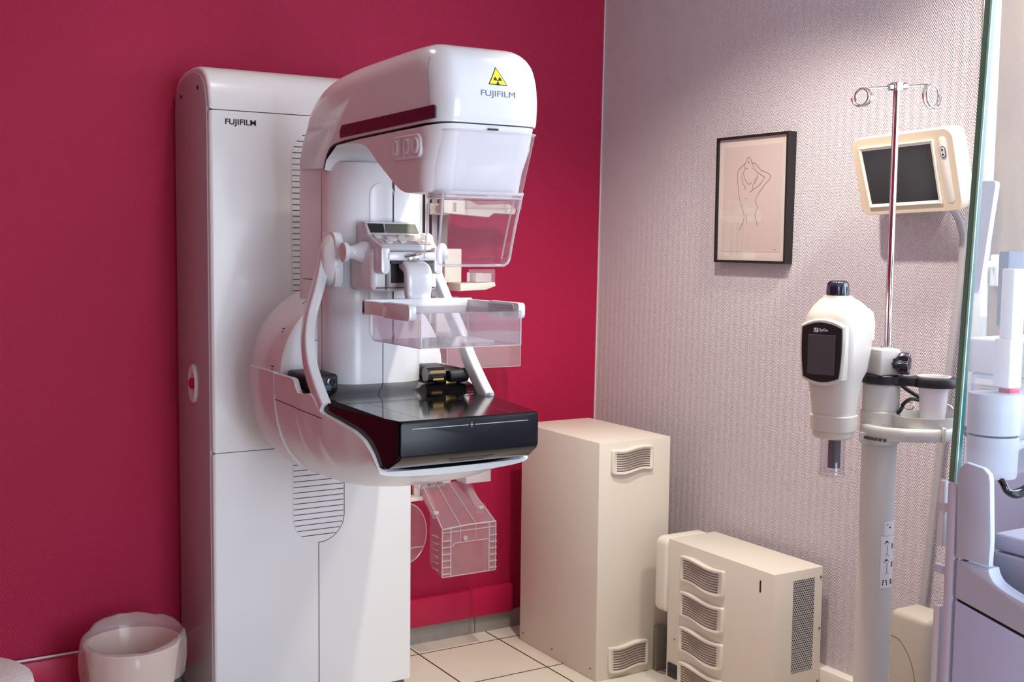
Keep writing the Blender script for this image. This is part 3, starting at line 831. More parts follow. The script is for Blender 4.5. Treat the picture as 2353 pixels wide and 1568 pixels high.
# upper jaw, latch, tabs
bm = B(); box(bm, -1.343, -1.212, -1.008, -0.955, 1.374, 1.396, bev=0.004); jw = link('paddle_clamp', bm, M_white2, arm)
bm = B(); box(bm, -1.335, -1.222, -1.002, -0.96, 1.366, 1.377); link('clamp_slot', bm, M_dark, jw)
bm = B(); box(bm, -1.292, -1.262, -1.018, -1.004, 1.374, 1.392, bev=0.003)
bar(bm, [(-1.298, -1.012, 1.384), (-1.277, -1.022, 1.389), (-1.255, -1.012, 1.392)], 0.004, 0.003, up=V((0, 0, 1)), n=10)
link('clamp_latch', bm, M_chrome, jw)
for x in (-1.350, -1.203):
    bm = B()
    P = [(x-0.013+0.0, 1.404), (x+0.013, 1.404)] + [(x+0.013*cos(a), 1.352+0.013*sin(a)) for a in [-pi*i/8 for i in range(9)]]
    rprism(bm, [(x-0.012, 1.402), (x-0.009, 1.406), (x+0.009, 1.406), (x+0.012, 1.402)]+[(x+0.012*cos(a), 1.352+0.012*sin(a)) for a in [-pi*i/8 for i in range(9)]], 'y', -1.005, -0.966, 0.003, 2); link('clamp_tab', bm, M_white2, jw)
# side knobs
for s in (1, -1):
    bm = B(); x = XC+s*(-1.362-XC)
    lathe(bm, [(0.029, -0.010), (0.029, 0.002), (0.0275, 0.006), (0.022, 0.018), (0.0175, 0.028), (0.0165, 0.034), (0.019, 0.041), (0.0245, 0.046), (0.0262, 0.050), (0.0262, 0.054), (0.024, 0.057), (0.0, 0.0575)], (x, -0.896, 1.393), (-s, 0, 0), 36); link('compression_knob', bm, M_white2, arm)

# ---- compression paddle with its U-shaped holder
pd = thing('compression_paddle', '', 'x', (XC, -0.36, 0.0)); del pd['label']; del pd['category']
pd.parent = mm; pd.location = (0, 0, 0)
bm = B()
pts = spline([(0, -0.985, 1.366), (0, -1.020, 1.350), (0, -1.026, 1.32), (0, -1.024, 1.29), (0, -1.03, 1.27), (0, -1.032, 1.262)], 5)
bar(bm, [V((XC+0.004, p.y, p.z)) for p in pts], [0.033+0.003*sin(i*0.2) for i in range(len(pts))], 0.014, up=V((1, 0, 0)), e=5, n=24, fixed=True)
link('holder_bracket', bm, M_white2, pd, angle=45)
bm = B(); box(bm, -1.424, -1.126, -1.046, -1.026, 1.243, 1.281, bev=0.003)
box(bm, -1.424, -1.410, -1.170, -1.030, 1.246, 1.278, bev=0.002)
box(bm, -1.140, -1.126, -1.170, -1.030, 1.246, 1.278, bev=0.002); link('holder_frame', bm, M_white, pd)
for s in (1, -1):
    mx = lambda x: XC+s*(x-XC); a, b = sorted((mx(-1.4275), mx(-1.409)))
    bm = B(); P = rrect(0.145, 0.037, 0.010, 4, -1.222, 1.2615)
    rprism(bm, P, 'x', a, b, 0.002, 2); gp = link('holder_grip', bm, M_white2, pd)
    bm = B(); x = mx(-1.408); P = rrect(0.118, 0.026, 0.004, 3, -1.215, 1.262); a, b = sorted((x-0.001*s, x+0.002*s)); rprism(bm, P, 'x', a, b); link('grip_pad', bm, M_grey, gp)
bm = B()
t_ = 0.0016
def acbox(bm, x0, x1, y0, y1, z0, z1, t):
    box(bm, x0, x1, y0, y0+t, z0, z1); box(bm, x0, x1, y1-t, y1, z0, z1)
    box(bm, x0, x0+t, y0+t, y1-t, z0, z1); box(bm, x1-t, x1, y0+t, y1-t, z0, z1)
    box(bm, x0+t, x1-t, y0+t, y1-t, z0, z0+t)
acbox(bm, -1.4055, -1.1445, -1.31, -1.055, 1.1825, 1.262, 0.0022); pb = link('paddle_plate', bm, M_acryl, pd, smooth=False)
bm = B()
for x in (-1.4055, -1.1445):
    for y in (-1.31, -1.055): box(bm, x-0.0015, x+0.0015, y-0.0015, y+0.0015, 1.1825, 1.262)
    box(bm, x-0.001, x+0.001, -1.31, -1.055, 1.1815, 1.1835); box(bm, x-0.001, x+0.001, -1.31, -1.055, 1.261, 1.263)
for y in (-1.31, -1.055): box(bm, -1.4055, -1.1445, y-0.001, y+0.001, 1.1815, 1.1835)
box(bm, -1.4055, -1.1445, -1.057, -1.055, 1.261, 1.263)
link('paddle_edges', bm, M_acryledge, pb, smooth=False)

# ------------------------------------------------------------------ wall rack with spare clear paddles
rk = thing('paddle_rack', 'aluminium rail rack on the raspberry wall behind the tray, right of the white housing', 'wall rack', (-0.70, -0.02, 1.0))
bm = B(); box(bm, -0.765, -0.655, -0.022, 0.0, 0.56, 1.60, bev=0.002); link('back_rail', bm, M_alu, rk)
for x in (-0.748, -0.722, -0.690):
    bm = B(); box(bm, x-0.005, x+0.005, -0.0232, -0.02, 0.565, 1.595); link('rail_slot', bm, M_dark, rk)
bm = B(); box(bm, -0.672, -0.640, -0.030, -0.022, 0.572, 0.622, bev=0.002); wbk = link('end_bracket', bm, M_white, rk)
bm = B(); lathe(bm, [(0.006, 0), (0.006, 0.003), (0.003, 0.004)], (-0.656, -0.030, 0.592), (0, -1, 0), 12); link('screw', bm, M_screw, wbk)
def cream_hook(z, x0=-0.735, x1=-0.665):
    bm = B(); box(bm, x0, x1, -0.045, -0.0225, z-0.02, z+0.02, bev=0.004); return link('hook', bm, M_creamp, rk)
cream_hook(1.535); cream_hook(1.36); cream_hook(1.16)
# topmost paddle
p1 = thing('hanging_paddle', 'spare clear paddle with long cream bar, topmost on the rack, seen through the face shield', 'compression paddle', (-0.60, -0.12, 1.54), 'spare paddles on the wall rack')
bm = B(); rprism(bm, [(-0.735, 1.519), (-0.560, 1.508), (-0.540, 1.522), (-0.455, 1.520), (-0.450, 1.540), (-0.480, 1.556), (-0.60, 1.550), (-0.66, 1.572), (-0.735, 1.565)], 'y', -0.145, -0.105, 0.004, 2); link('holder', bm, M_creamp, p1)
bm = B(); box(bm, -0.715, -0.685, -0.1055, -0.046, 1.525, 1.548, bev=0.003); link('mount', bm, M_creamp, p1)
bm = B(); box(bm, -0.70, -0.688, -0.1462, -0.144, 1.525, 1.555, bev=0.001); link('label_plate', bm, M_grey, p1)
bm = B(); acbox(bm, -0.655, -0.500, -0.26, -0.146, 1.535, 1.578, 0.002); link('plate', bm, M_acryl2, p1, smooth=False)
# small spot paddle
p2 = thing('hanging_paddle', 'small clear spot paddle on a cream bracket, second from the top of the rack', 'compression paddle', (-0.64, -0.12, 1.33), 'spare paddles on the wall rack')
bm = B(); box(bm, -0.722, -0.657, -0.130, -0.108, 1.285, 1.400, bev=0.004); box(bm, -0.715, -0.685, -0.1085, -0.046, 1.345, 1.375, bev=0.003); link('holder', bm, M_creamp, p2)
bm = B(); rprism(bm, [(-0.70, 1.258), (-0.60, 1.262), (-0.562, 1.274), (-0.565, 1.288), (-0.70, 1.284)], 'y', -0.20, -0.11, 0.004, 2); link('foot', bm, M_creamp, p2)
bm = B(); tube(bm, [(-0.645, -0.155, 1.288), (-0.645, -0.155, 1.32)], 0.006, 10); acbox(bm, -0.635, -0.575, -0.19, -0.13, 1.2885, 1.318, 0.002); link('clear_cone', bm, M_acryledge, p2)
bm = B(); box(bm, -0.628, -0.524, -0.128, -0.125, 1.280, 1.330); link('plate', bm, M_acryl, p2, smooth=False)
# wide paddle in the middle
p3_ = thing('hanging_paddle', 'wide clear paddle box just below the fitted compression paddle, on the wall rack', 'compression paddle', (-0.60, -0.12, 1.08), 'spare paddles on the wall rack')
bm = B(); box(bm, -0.730, -0.640, -0.085, -0.065, 1.100, 1.235, bev=0.004); box(bm, -0.715, -0.685, -0.066, -0.046, 1.145, 1.175, bev=0.003); link('holder', bm, M_creamp, p3_)
bm = B(); acbox(bm, -0.728, -0.437, -0.16, -0.086, 0.992, 1.115, 0.0022); link('plate', bm, M_acryl, p3_, smooth=False)
bm = B()
for x in (-0.728, -0.437):
    box(bm, x-0.0012, x+0.0012, -0.1612, -0.1588, 0.992, 1.115)
box(bm, -0.728, -0.437, -0.1612, -0.159, 0.9908, 0.993)
link('edge', bm, M_acryledge, p3_, smooth=False)
# large sloping paddle at the bottom
p4_ = thing('hanging_paddle', 'clear sloping box paddle hanging lowest on the rack above the raspberry trunking', 'compression paddle', (-0.69, -0.12, 0.47), 'spare paddles on the wall rack')
FL, FR = -0.790, -0.584
bm = B()
def sheet(bm, pts, n, t=0.002):
    n = V(n).normalized()*t; rings(bm, [[V(p) for p in pts], [V(p)-n for p in pts]])
sheet(bm, [(FL, -0.25, 0.305), (FR, -0.25, 0.305), (FR, -0.25, 0.470), (FL, -0.25, 0.470)], (0, -1, 0))
link('front_plate', bm, M_acryl, p4_, smooth=False)
bm = B(); sheet(bm, [(FL, -0.25, 0.4705), (FR, -0.25, 0.4705), (-0.606, -0.065, 0.583), (-0.772, -0.065, 0.583)], (0, -0.4, 1)); link('sloping_plate', bm, M_acryl, p4_, smooth=False)
for x, s in ((FL, 1), (FR, -1)):
    bm = B(); sheet(bm, [(x, -0.248, 0.305), (x, -0.165, 0.33), (x, -0.165, 0.52), (x, -0.248, 0.47)], (s, 0, 0))
    link('side_plate', bm, M_acryl, p4_, smooth=False)
bm = B()
E_ = 0.0018
for x in (FL, FR, FL+0.032, FR-0.026): box(bm, x-E_, x+E_, -0.2525, -0.2495, 0.305, 0.470)
box(bm, FL, FR, -0.2525, -0.2495, 0.3035, 0.3065)
tube(bm, [(FL, -0.252, 0.468), (-0.69, -0.252, 0.4745), (FR, -0.252, 0.474)], 0.0028, 8); box(bm, FL, FR, -0.253, -0.2495, 0.455, 0.4575)
for k in range(6):
    z = 0.315+k*0.0225
    box(bm, FL-0.002, FL+0.032, -0.258, -0.249, z, z+0.002); box(bm, FR-0.026, FR+0.002, -0.258, -0.249, z, z+0.002)
    box(bm, FL-0.006, FL+0.001, -0.225, -0.185, z+0.008, z+0.010)
for f in (0.33, 0.62):
    a = V((FL+(FR-FL)*f, -0.2515, 0.474)); b = V((-0.772+0.166*f, -0.066, 0.5855)); tube(bm, [a, b], 0.0013, 6); tube(bm, [a, a+V((0, 0, -0.045))], 0.0013, 6)
tube(bm, [(FL, -0.25, 0.4715), (-0.772, -0.065, 0.585)], 0.0022, 8); tube(bm, [(FR, -0.25, 0.4715), (-0.606, -0.065, 0.585)], 0.0022, 8)
tube(bm, spline([(FL+0.036, -0.2525, 0.405), (FL+0.045, -0.2525, 0.414), (FL+0.06, -0.2525, 0.417), (FR-0.03, -0.2525, 0.417)], 4), 0.0014, 6)
link('rib', bm, M_acryledge, p4_, smooth=False)
bm = B()
for x0, x1 in ((-0.800, -0.772), (-0.628, -0.600)):
    rprism(bm, [(-0.050, 0.66), (-0.068, 0.66), (-0.085, 0.60), (-0.20, 0.505), (-0.20, 0.495), (-0.085, 0.575), (-0.050, 0.575)], 'x', x0, x1, 0.002, 1)
box(bm, -0.76, -0.72, -0.052, -0.0236, 0.62, 0.65); box(bm, -0.802, -0.598, -0.054, -0.050, 0.635, 0.655)
link('arm', bm, M_acryl, p4_)
for x in (-0.795, -0.622):
    bm = B(); box(bm, x, x+0.017, -0.205, -0.190, 0.508, 0.52, bev=0.002); link('clip', bm, M_acryledge, p4_)
bm = B(); lathe(bm, [(0.0, 0), (0.0085, 0), (0.0085, 0.003), (0.0, 0.003)], (-0.703, -0.252, 0.430), (0, -1, 0), 18); link('stud', bm, M_grey, p4_)
bm = B(); rprism(bm, rrect(0.105, 0.040, 0.006, 3, -0.590, 0.612), 'z', 0.606, 0.609) if False else acbox(bm, -0.640, -0.541, -0.14, -0.07, 0.588, 0.628, 0.002); link('end_cup', bm, M_acryledge, p4_, smooth=False)
p5_ = thing('hanging_paddle', 'round-ended clear paddle hanging half hidden behind the white housing edge', 'compression paddle', (-0.90, -0.07, 0.43), 'spare paddles on the wall rack')
bm = B(); P = [(-0.93, 0.32), (-0.845, 0.32)] + [(-0.845+0.08*cos(a), 0.425+0.105*sin(a)) for a in [-pi/2+pi*i/16 for i in range(1, 16)]] + [(-0.845, 0.53), (-0.93, 0.53)]
rprism(bm, P, 'y', -0.088, -0.085); link('plate', bm, M_acryl2, p5_)
bm = B(); tube(bm, [V((x, -0.0865, z)) for x, z in P], 0.0022, 8, closed=True, up=V((0, -1, 0))); box(bm, -0.93, -0.778, -0.092, -0.084, 0.372, 0.375); link('edge', bm, M_acryledge, p5_)
bm = B(); box(bm, -0.86, -0.775, -0.082, -0.030, 0.532, 0.545, bev=0.002); box(bm, -0.79, -0.7665, -0.040, -0.0225, 0.53, 0.60, bev=0.002); link('arm', bm, M_creamp, p5_)

# ------------------------------------------------------------------ the two cream cabinets
M_slot = plain('louvre_slot_brown', rgb(112, 96, 90), 0.7)
def vent(parent, o, u, n, w, h, sign, amp=0.0048, slots=8, bulge=0.010, th=0.010, name='vent_grille'):
    """wavy louvred plate: o = centre, u = across, n = outward"""
    o, u, n = V(o), V(u), V(n); up = V((0, 0, 1))
    NU, NV = 28, 10
    def wav(a): return sign*amp*sin(2*pi*(a+0.02))
    def dep(a, b): return th+bulge*max(0, sin(pi*a))*0.5+bulge*0.35*sign*sin(2*pi*a)*(b-0.5)
    cr = 0.10
    def pos(a, b, inset=0.0, d=None):
        aa = a
        z = (b-0.5)*h+wav(a)*(1 if True else 0)
        return o+u*((aa-0.5)*w)+up*z+n*(dep(a, b) if d is None else d)
    P2 = []   # outline in (a,b)
    r = 0.08; ra = r*h/w*1.2
    out = []
    for i in range(NU+1): out.append((ra+(1-2*ra)*i/NU, 0.0))
    for i in range(1, 5): t = -pi/2+pi/2*i/4; out.append((1-ra+ra*cos(t), r+r*sin(t)))
    for i in range(0, 5): t = pi/2*i/4; out.append((1-ra+ra*cos(t), 1-r+r*sin(t)))
    for i in range(1, NU+1): out.append((1-ra-(1-2*ra)*i/NU, 1.0))
    for i in range(1, 5): t = pi/2+pi/2*i/4; out.append((ra+ra*cos(t), 1-r+r*sin(t)))
    for i in range(0, 4): t = pi+pi/2*i/4; out.append((ra+ra*cos(t), r+r*sin(t)))
    def shrink(k): return [(0.5+(a-0.5)*(1-2*k*h/w*1.0), 0.5+(b-0.5)*(1-2*k)) for a, b in out]
    bm = B()
    R = [[pos(a, b, d=-0.002) for a, b in out], [pos(a, b)-n*0.003 for a, b in out], [pos(a, b) for a, b in shrink(0.03)],
         [pos(a, b) for a, b in shrink(0.085)], [pos(a, b)-n*0.0015 for a, b in shrink(0.105)]]
    rings(bm, R, cap0=True, cap1=True)
    pl = link(name, bm, M_creamp, parent, angle=50)
    bm = B()
    for k in range(slots):
        b = 0.165+0.67*k/(slots-1)
        pts = [pos(0.10+0.80*i/24, b)-n*0.0008 for i in range(25)]
        strip(bm, pts, h*0.046, n, 0.0)
    link('louvre_slots', bm, M_slot, pl, smooth=False)
    return pl
c1 = thing('power_cabinet', 'tall cream steel cabinet with two wavy vents in the corner between both walls', 'cabinet', (-0.275, -0.38, 0.0))
bm = B(); box(bm, -0.419, -0.130, -0.620, -0.147, 0.0, 0.786, bev=0.0025, seg=2); link('body', bm, M_cream, c1)
vent(c1, (-0.289, -0.620, 0.722), (1, 0, 0), (0, -1, 0), 0.168, 0.080, -1)
vent(c1, (-0.291, -0.620, 0.066), (1, 0, 0), (0, -1, 0), 0.164, 0.088, -1)
for z in (0.715, 0.53, 0.36):
    bm = B(); lathe(bm, [(0.004, 0), (0.004, 0.002), (0.002, 0.004)], (-0.130, -0.600, z), (1, 0, 0), 10); link('screw', bm, M_screw, c1)
for y, z in ((-0.17, 0.03), (-0.36, 0.03), (-0.59, 0.035)):
    bm = B(); lathe(bm, [(0.0035, 0), (0.0035, 0.0015), (0.002, 0.003)], (-0.419, y, z), (-1, 0, 0), 10); link('screw', bm, M_screw, c1)
gt = link('grey_tile', (lambda bm: (box(bm, -0.186, -0.1405, -0.640, -0.6205, 0.0, 0.148, bev=0.001), bm)[1])(B()), M_greytile, origin=(-0.163, -0.63, 0.0))
tag(gt, 'narrow grey speckled tile leaning against the front of the tall cream cabinet', 'tile')

c2 = thing('filter_cabinet', 'low cream steel cabinet with a column of wavy vents, standing along the mauve wall', 'cabinet', (-0.14, -1.0, 0.0))
bm = B(); box(bm, -0.239, -0.046, -1.235, -0.757, 0.0, 0.485, bev=0.0025, seg=2); link('body', bm, M_cream, c2)
bm = B(); P = rrect(0.19, 0.245, 0.025, 5, -0.130, 0.3615); rprism(bm, [(x-0.026, z) for x, z in P], 'y', -0.757, -0.705, 0.008, 3); link('rear_cover', bm, M_creamp, c2)
for k in range(4):
    vent(c2, (-0.239, -0.926, 0.404-k*0.1135), (0, -1, 0), (-1, 0, 0), 0.205, 0.082, 1, slots=8, bulge=0.012)
bm = B(); rprism(bm, rrect(0.006, 0.036, 0.0028, 4, -1.179, 0.437), 'x', -0.2398, -0.236); link('latch_slot', bm, M_dark, c2)
bm = B(); rprism(bm, rrect(0.046, 0.046, 0.003, 2, -0.790, 0.060), 'x', -0.2415, -0.236); sk = link('power_inlet', bm, M_blackmat, c2)
bm = B(); box(bm, -0.2425, -0.241, -0.800, -0.796, 0.055, 0.070); box(bm, -0.2425, -0.241, -0.784, -0.780, 0.055, 0.070); link('inlet_pins', bm, M_dark, sk)
bm = B(); box(bm, -0.164, -0.080, -1.2362, -1.232, 0.182, 0.456); link('perforated_panel', bm, M_perf, c2, smooth=False)
for x, z in ((-0.055, 0.455), (-0.055, 0.30), (-0.055, 0.14)):
    bm = B(); lathe(bm, [(0.004, 0), (0.004, 0.002), (0.002, 0.004)], (x, -1.235, z), (0, -1, 0), 10); link('screw', bm, M_screw, c2)
bm = B(); lathe(bm, [(0.003, 0), (0.003, 0.0015), (0.0, 0.002)], (-0.239, -0.797, 0.165), (-1, 0, 0), 10); link('screw', bm, M_screw, c2)

# ------------------------------------------------------------------ picture
pf = thing('framed_picture', 'black framed line drawing on pale pink paper hanging on the mauve wall', 'picture', (0.0, -0.856, 1.566))
Y0, Y1, Z0, Z1, XF = -0.694, -1.019, 1.366, 1.767, -0.026
def fy(y, z): return y  # square frame
bm = B()
bw = 0.008
for a in ((XF, 0.008, Y1, Y1+bw, Z0, Z1), (XF, 0.008, Y0-bw, Y0, Z0, Z1), (XF, 0.008, Y1+bw, Y0-bw, Z0, Z0+bw), (XF, 0.008, Y1+bw, Y0-bw, Z1-bw, Z1)):
    box(bm, *a)
link('frame', bm, plain('black_frame_wood', rgb(26, 22, 26), 0.5), pf, smooth=False)
bm = B(); box(bm, -0.018, 0.006, Y1+bw, Y0-bw, Z0+bw, Z1-bw); link('mat_board', bm, plain('cream_mat_board', rgb(236, 226, 218), 0.8), pf, smooth=False)
bm = B(); box(bm, -0.0186, -0.017, -0.990, -0.724, 1.401, 1.734); pr = link('print', bm, plain('pale_pink_paper', rgb(224, 209, 205), 0.8), pf, smooth=False)
LN = [
[(-0.8251, 1.6794), (-0.8049, 1.6682), (-0.791, 1.6549), (-0.7909, 1.6303), (-0.7951, 1.602), (-0.798, 1.5808), (-0.8049, 1.5648), (-0.8151, 1.5418), (-0.8236, 1.5206), (-0.8243, 1.5031), (-0.8147, 1.4856), (-0.8049, 1.4698)],
[(-0.8555, 1.6813), (-0.8707, 1.677), (-0.8836, 1.6678), (-0.894, 1.6563), (-0.9189, 1.6483), (-0.9389, 1.6379), (-0.9345, 1.6262), (-0.9132, 1.6082), (-0.8942, 1.5901), (-0.8799, 1.5715), (-0.8755, 1.5578), (-0.8852, 1.5403), (-0.8767, 1.5267), (-0.8763, 1.5128), (-0.8831, 1.4937), (-0.8896, 1.4816)],
[(-0.832, 1.6964), (-0.8274, 1.6845), (-0.8201, 1.6744), (-0.8256, 1.6654), (-0.8384, 1.6638)],
[(-0.832, 1.6964), (-0.8447, 1.6967), (-0.8501, 1.6885), (-0.8556, 1.6778)],
[(-0.8257, 1.6637), (-0.8184, 1.6536), (-0.8216, 1.636), (-0.8325, 1.6216), (-0.8429, 1.6143), (-0.858, 1.6179)],
[(-0.8108, 1.6504), (-0.8115, 1.6329), (-0.8173, 1.6152), (-0.828, 1.6044), (-0.8232, 1.5976)],
[(-0.8794, 1.6473), (-0.8815, 1.6335), (-0.873, 1.6201), (-0.8608, 1.6102), (-0.8614, 1.5963), (-0.849, 1.5891)],
[(-0.8614, 1.5963), (-0.8811, 1.6043), (-0.9029, 1.6189), (-0.9122, 1.6322)],
[(-0.8638, 1.6619), (-0.8869, 1.647), (-0.9147, 1.6328)],
[(-0.8293, 1.5712), (-0.832, 1.5676)],
[(-0.8371, 1.5692), (-0.8388, 1.5657)],
[(-0.8365, 1.5204), (-0.838, 1.5064), (-0.8349, 1.4942)],
[(-0.84, 1.6873), (-0.8362, 1.6823), (-0.8454, 1.6801)],
[(-0.8555, 1.6795), (-0.8636, 1.6653), (-0.8587, 1.6621)],
[(-0.8799, 1.6353), (-0.8702, 1.6271), (-0.8654, 1.6204)],
[(-0.962, 1.408), (-0.966, 1.410), (-0.970, 1.408)]]
bm = B()
for s in LN: strip(bm, spline([(-0.0190, y, z) for y, z in s], 5), 0.0015, (-1, 0, 0))
link('drawing_lines', bm, plain('brown_ink', rgb(120, 100, 98), 0.7), pr, smooth=False)
bm = B(); box(bm, -0.0225, -0.0215, Y1+bw, Y0-bw, Z0+bw, Z1-bw); link('glazing', bm, M_picglass, pf, smooth=False)

# ------------------------------------------------------------------ monitor on the mauve wall
def frame_map(c, r, u, n):
    c, r, u, n = V(c), V(r).normalized(), V(u).normalized(), V(n).normalized()
    return lambda a, b, d: c+r*a+u*b+n*d
mo = thing('wall_monitor', 'cream cased monitor with dark screen tilted on the mauve wall behind the chrome pole', 'monitor', (0.0, -1.54, 1.61))
tl = math.radians(14); rl = math.radians(1.6)
uu = V((-sin(tl), 0, cos(tl))); nn = V((-cos(tl), 0, -sin(tl))); rr = V((0, -1, 0))
r2 = rr*cos(rl)+uu*sin(rl); u2 = uu*cos(rl)-rr*sin(rl)
F = frame_map((-0.112, -1.535, 1.612), r2, u2, nn)
bm = B(); P = rrect(0.335, 0.212, 0.028, 6)
R = []
for k, d in ((0.86, -0.062), (0.95, -0.058), (0.985, -0.045), (1.0, -0.02), (1.0, -0.010), (0.992, -0.003), (0.975, 0.0)):
    R.append([F(a*(k if k > 0.9 else k), b*k, d) for a, b in P])
R.append([F(a, b, 0.0) for a, b in inset2(P, 0.020)])
rings(bm, R); link('casing', bm, plain('aged_cream_plastic', rgb(222, 206, 184), 0.4), mo)
bm = B()
P = [(-0.144, 0.078), (0.102, 0.080), (0.107, -0.080), (-0.128, -0.082)]
P = [(-0.140, 0.080), (0.106, 0.080), (0.106, -0.084), (-0.132, -0.084)]
R = [[F(a, b, -0.003) for a, b in P], [F(a, b, 0.004) for a, b in P], [F(a, b, 0.005) for a, b in inset2(P, 0.002)], [F(a, b, 0.0012) for a, b in inset2(P, 0.011)]]
rings(bm, R); link('bezel', bm, M_creamp, mo, smooth=False)
bm = B(); P2 = [(p[0], p[1]) for p in inset2(P, 0.009)]
rings(bm, [[F(a, b, 0.0005) for a, b in P2], [F(a, b, 0.0018) for a, b in P2]]); link('screen', bm, M_screen, mo, smooth=False)
bm = B(); P = rrect(0.024, 0.17, 0.011, 5, 0.132, 0.0)
rings(bm, [[F(a, b, -0.002) for a, b in P], [F(a, b, 0.0008) for a, b in P], [F(a, b, 0.0016) for a, b in inset2(P, 0.002)]]); cp = link('control_strip', bm, M_creamp, mo)
bm = B(); P = rrect(0.016, 0.030, 0.0078, 6, 0.132, 0.046)
rings(bm, [[F(a, b, 0.001) for a, b in P], [F(a, b, 0.004) for a, b in P]]); bt = link('button_ring', bm, M_dgrey, cp)
bm = B(); P = rrect(0.0115, 0.025, 0.0056, 6, 0.132, 0.046); rings(bm, [[F(a, b, 0.003) for a, b in P], [F(a, b, 0.005) for a, b in P]]); link('button', bm, M_white2, bt)
bm = B()
for b in (0.052, 0.040): P = [(0.132+0.003*cos(2*pi*k/10), b+0.003*sin(2*pi*k/10)) for k in range(10)]; rings(bm, [[F(a, c, 0.0045) for a, c in P], [F(a, c, 0.0053) for a, c in P]])
link('button_marks', bm, M_ink, bt)
bm = B(); box(bm, -0.068, 0.012, -1.60, -1.47, 1.56, 1.66, bev=0.004); link('wall_mount', bm, M_grey, mo)
cb_ = B(); bar(cb_, spline([(-0.060, -1.64, 1.53), (-0.030, -1.652, 1.48), (-0.016, -1.650, 1.39), (-0.014, -1.618, 1.04), (-0.016, -1.585, 0.62), (-0.018, -1.572, 0.455)], 6), 0.006, 0.010, up=V((1, 0, 0)), n=14, e=4, fixed=True)
cbo = link('flat_cable', cb_, M_grey, origin=(-0.015, -1.6, 0.45)); tag(cbo, 'flat grey cable running down the mauve wall from the cream monitor', 'cable')
bx = thing('wall_box', 'grey rounded box on the floor under the flat cable, left of the glass shield post', 'equipment box', (-0.09, -1.63, 0.0))
bm = B(); box(bm, -0.155, -0.046, -1.70, -1.575, 0.0, 0.47, bev=0.018, seg=4); link('casing', bm, plain('warm_grey_plastic', rgb(186, 178, 166), 0.45), bx)
bm = B(); strip(bm, spline([(-0.1556, -1.585, 0.40), (-0.1556, -1.62, 0.39), (-0.1556, -1.66, 0.33), (-0.1556, -1.68, 0.2), (-0.1556, -1.68, 0.02)], 5), 0.0015, (-1, 0, 0)); link('casing_joint', bm, M_seam, bx, smooth=False)

# ------------------------------------------------------------------ bin, bag, stool and wire at the left
bn = thing('waste_bin', 'small round cream waste bin against the raspberry wall left of the white housing', 'bin', (-1.80, -0.27, 0.0))
bm = B(); lathe(bm, [(0.092, 0.0), (0.096, 0.004), (0.130, 0.258), (0.134, 0.262), (0.134, 0.266), (0.129, 0.266), (0.126, 0.26), (0.092, 0.012), (0.0, 0.012)], (-1.805, -0.27, 0), (0, 0, 1), 48, cap0=True, cap1=False); link('bucket', bm, M_bin, bn)
bm = B(); n = 96; rnd = random.Random(3)
ph = [rnd.uniform(0, 6.28) for _ in range(8)]
def wob(a, k): return sum(sin(a*f+ph[i]+k)*w for i, (f, w) in enumerate(((3, 0.5), (5, 0.35), (8, 0.25), (13, 0.16), (21, 0.1))))
R = []
c = V((-1.805, -0.27, 0))
def bagring(rad, z, wr, wz, k, lean=0.0):
    return [c+V(((rad+wr*wob(2*pi*i/n, k))*cos(2*pi*i/n), (rad+wr*wob(2*pi*i/n, k))*sin(2*pi*i/n), z+wz*wob(2*pi*i/n, k+1)+lean*sin(2*pi*i/n+0.4))) for i in range(n)]
R = [bagring(0.081, 0.02, 0.003, 0.002, 0.3), bagring(0.092, 0.09, 0.003, 0, 0.3), bagring(0.104, 0.17, 0.003, 0, 0.5), bagring(0.118, 0.255, 0.002, 0, 0.6), bagring(0.124, 0.274, 0.001, 0.001, 0.7),
     bagring(0.134, 0.290, 0.003, 0.005, 0.8, 0.016), bagring(0.143, 0.284, 0.004, 0.006, 0.9, 0.024), bagring(0.147, 0.258, 0.006, 0.006, 1.2, 0.024), bagring(0.147, 0.215, 0.007, 0.006, 1.6, 0.020), bagring(0.142, 0.175, 0.007, 0.008, 1.9, 0.016)]
rings(bm, R, cap0=True, cap1=False); bg_ = link('bin_bag', bm, M_bag, angle=180, origin=(-1.80, -0.27, 0.02)); tag(bg_, 'thin translucent bag lining the cream waste bin, folded loosely over its rim', 'bin bag')
st = thing('round_stool', 'round stool with crinkled white cover cut off at the bottom left corner', 'stool', (-2.335, -0.86, 0.0))
bm = B()
pr_ = [(0.0, 0.0), (0.15, 0.0), (0.163, 0.006), (0.170, 0.025), (0.171, 0.085), (0.168, 0.100), (0.155, 0.110), (0.10, 0.116), (0.0, 0.118)]
n = 64; R = []
for r, h in pr_[1:-1]: R.append([V((-2.335+r*cos(2*pi*i/n)*(1+0.006*wob(2*pi*i/n, h*9)), -0.86+r*sin(2*pi*i/n)*(1+0.006*wob(2*pi*i/n, h*9)), 0.335+h)) for i in range(n)])
rings(bm, R); link('seat', bm, M_crepe, st)
bm = B(); lathe(bm, [(0.022, 0.06), (0.022, 0.34)], (-2.335, -0.86, 0), (0, 0, 1), 20); link('column', bm, M_chrome, st)
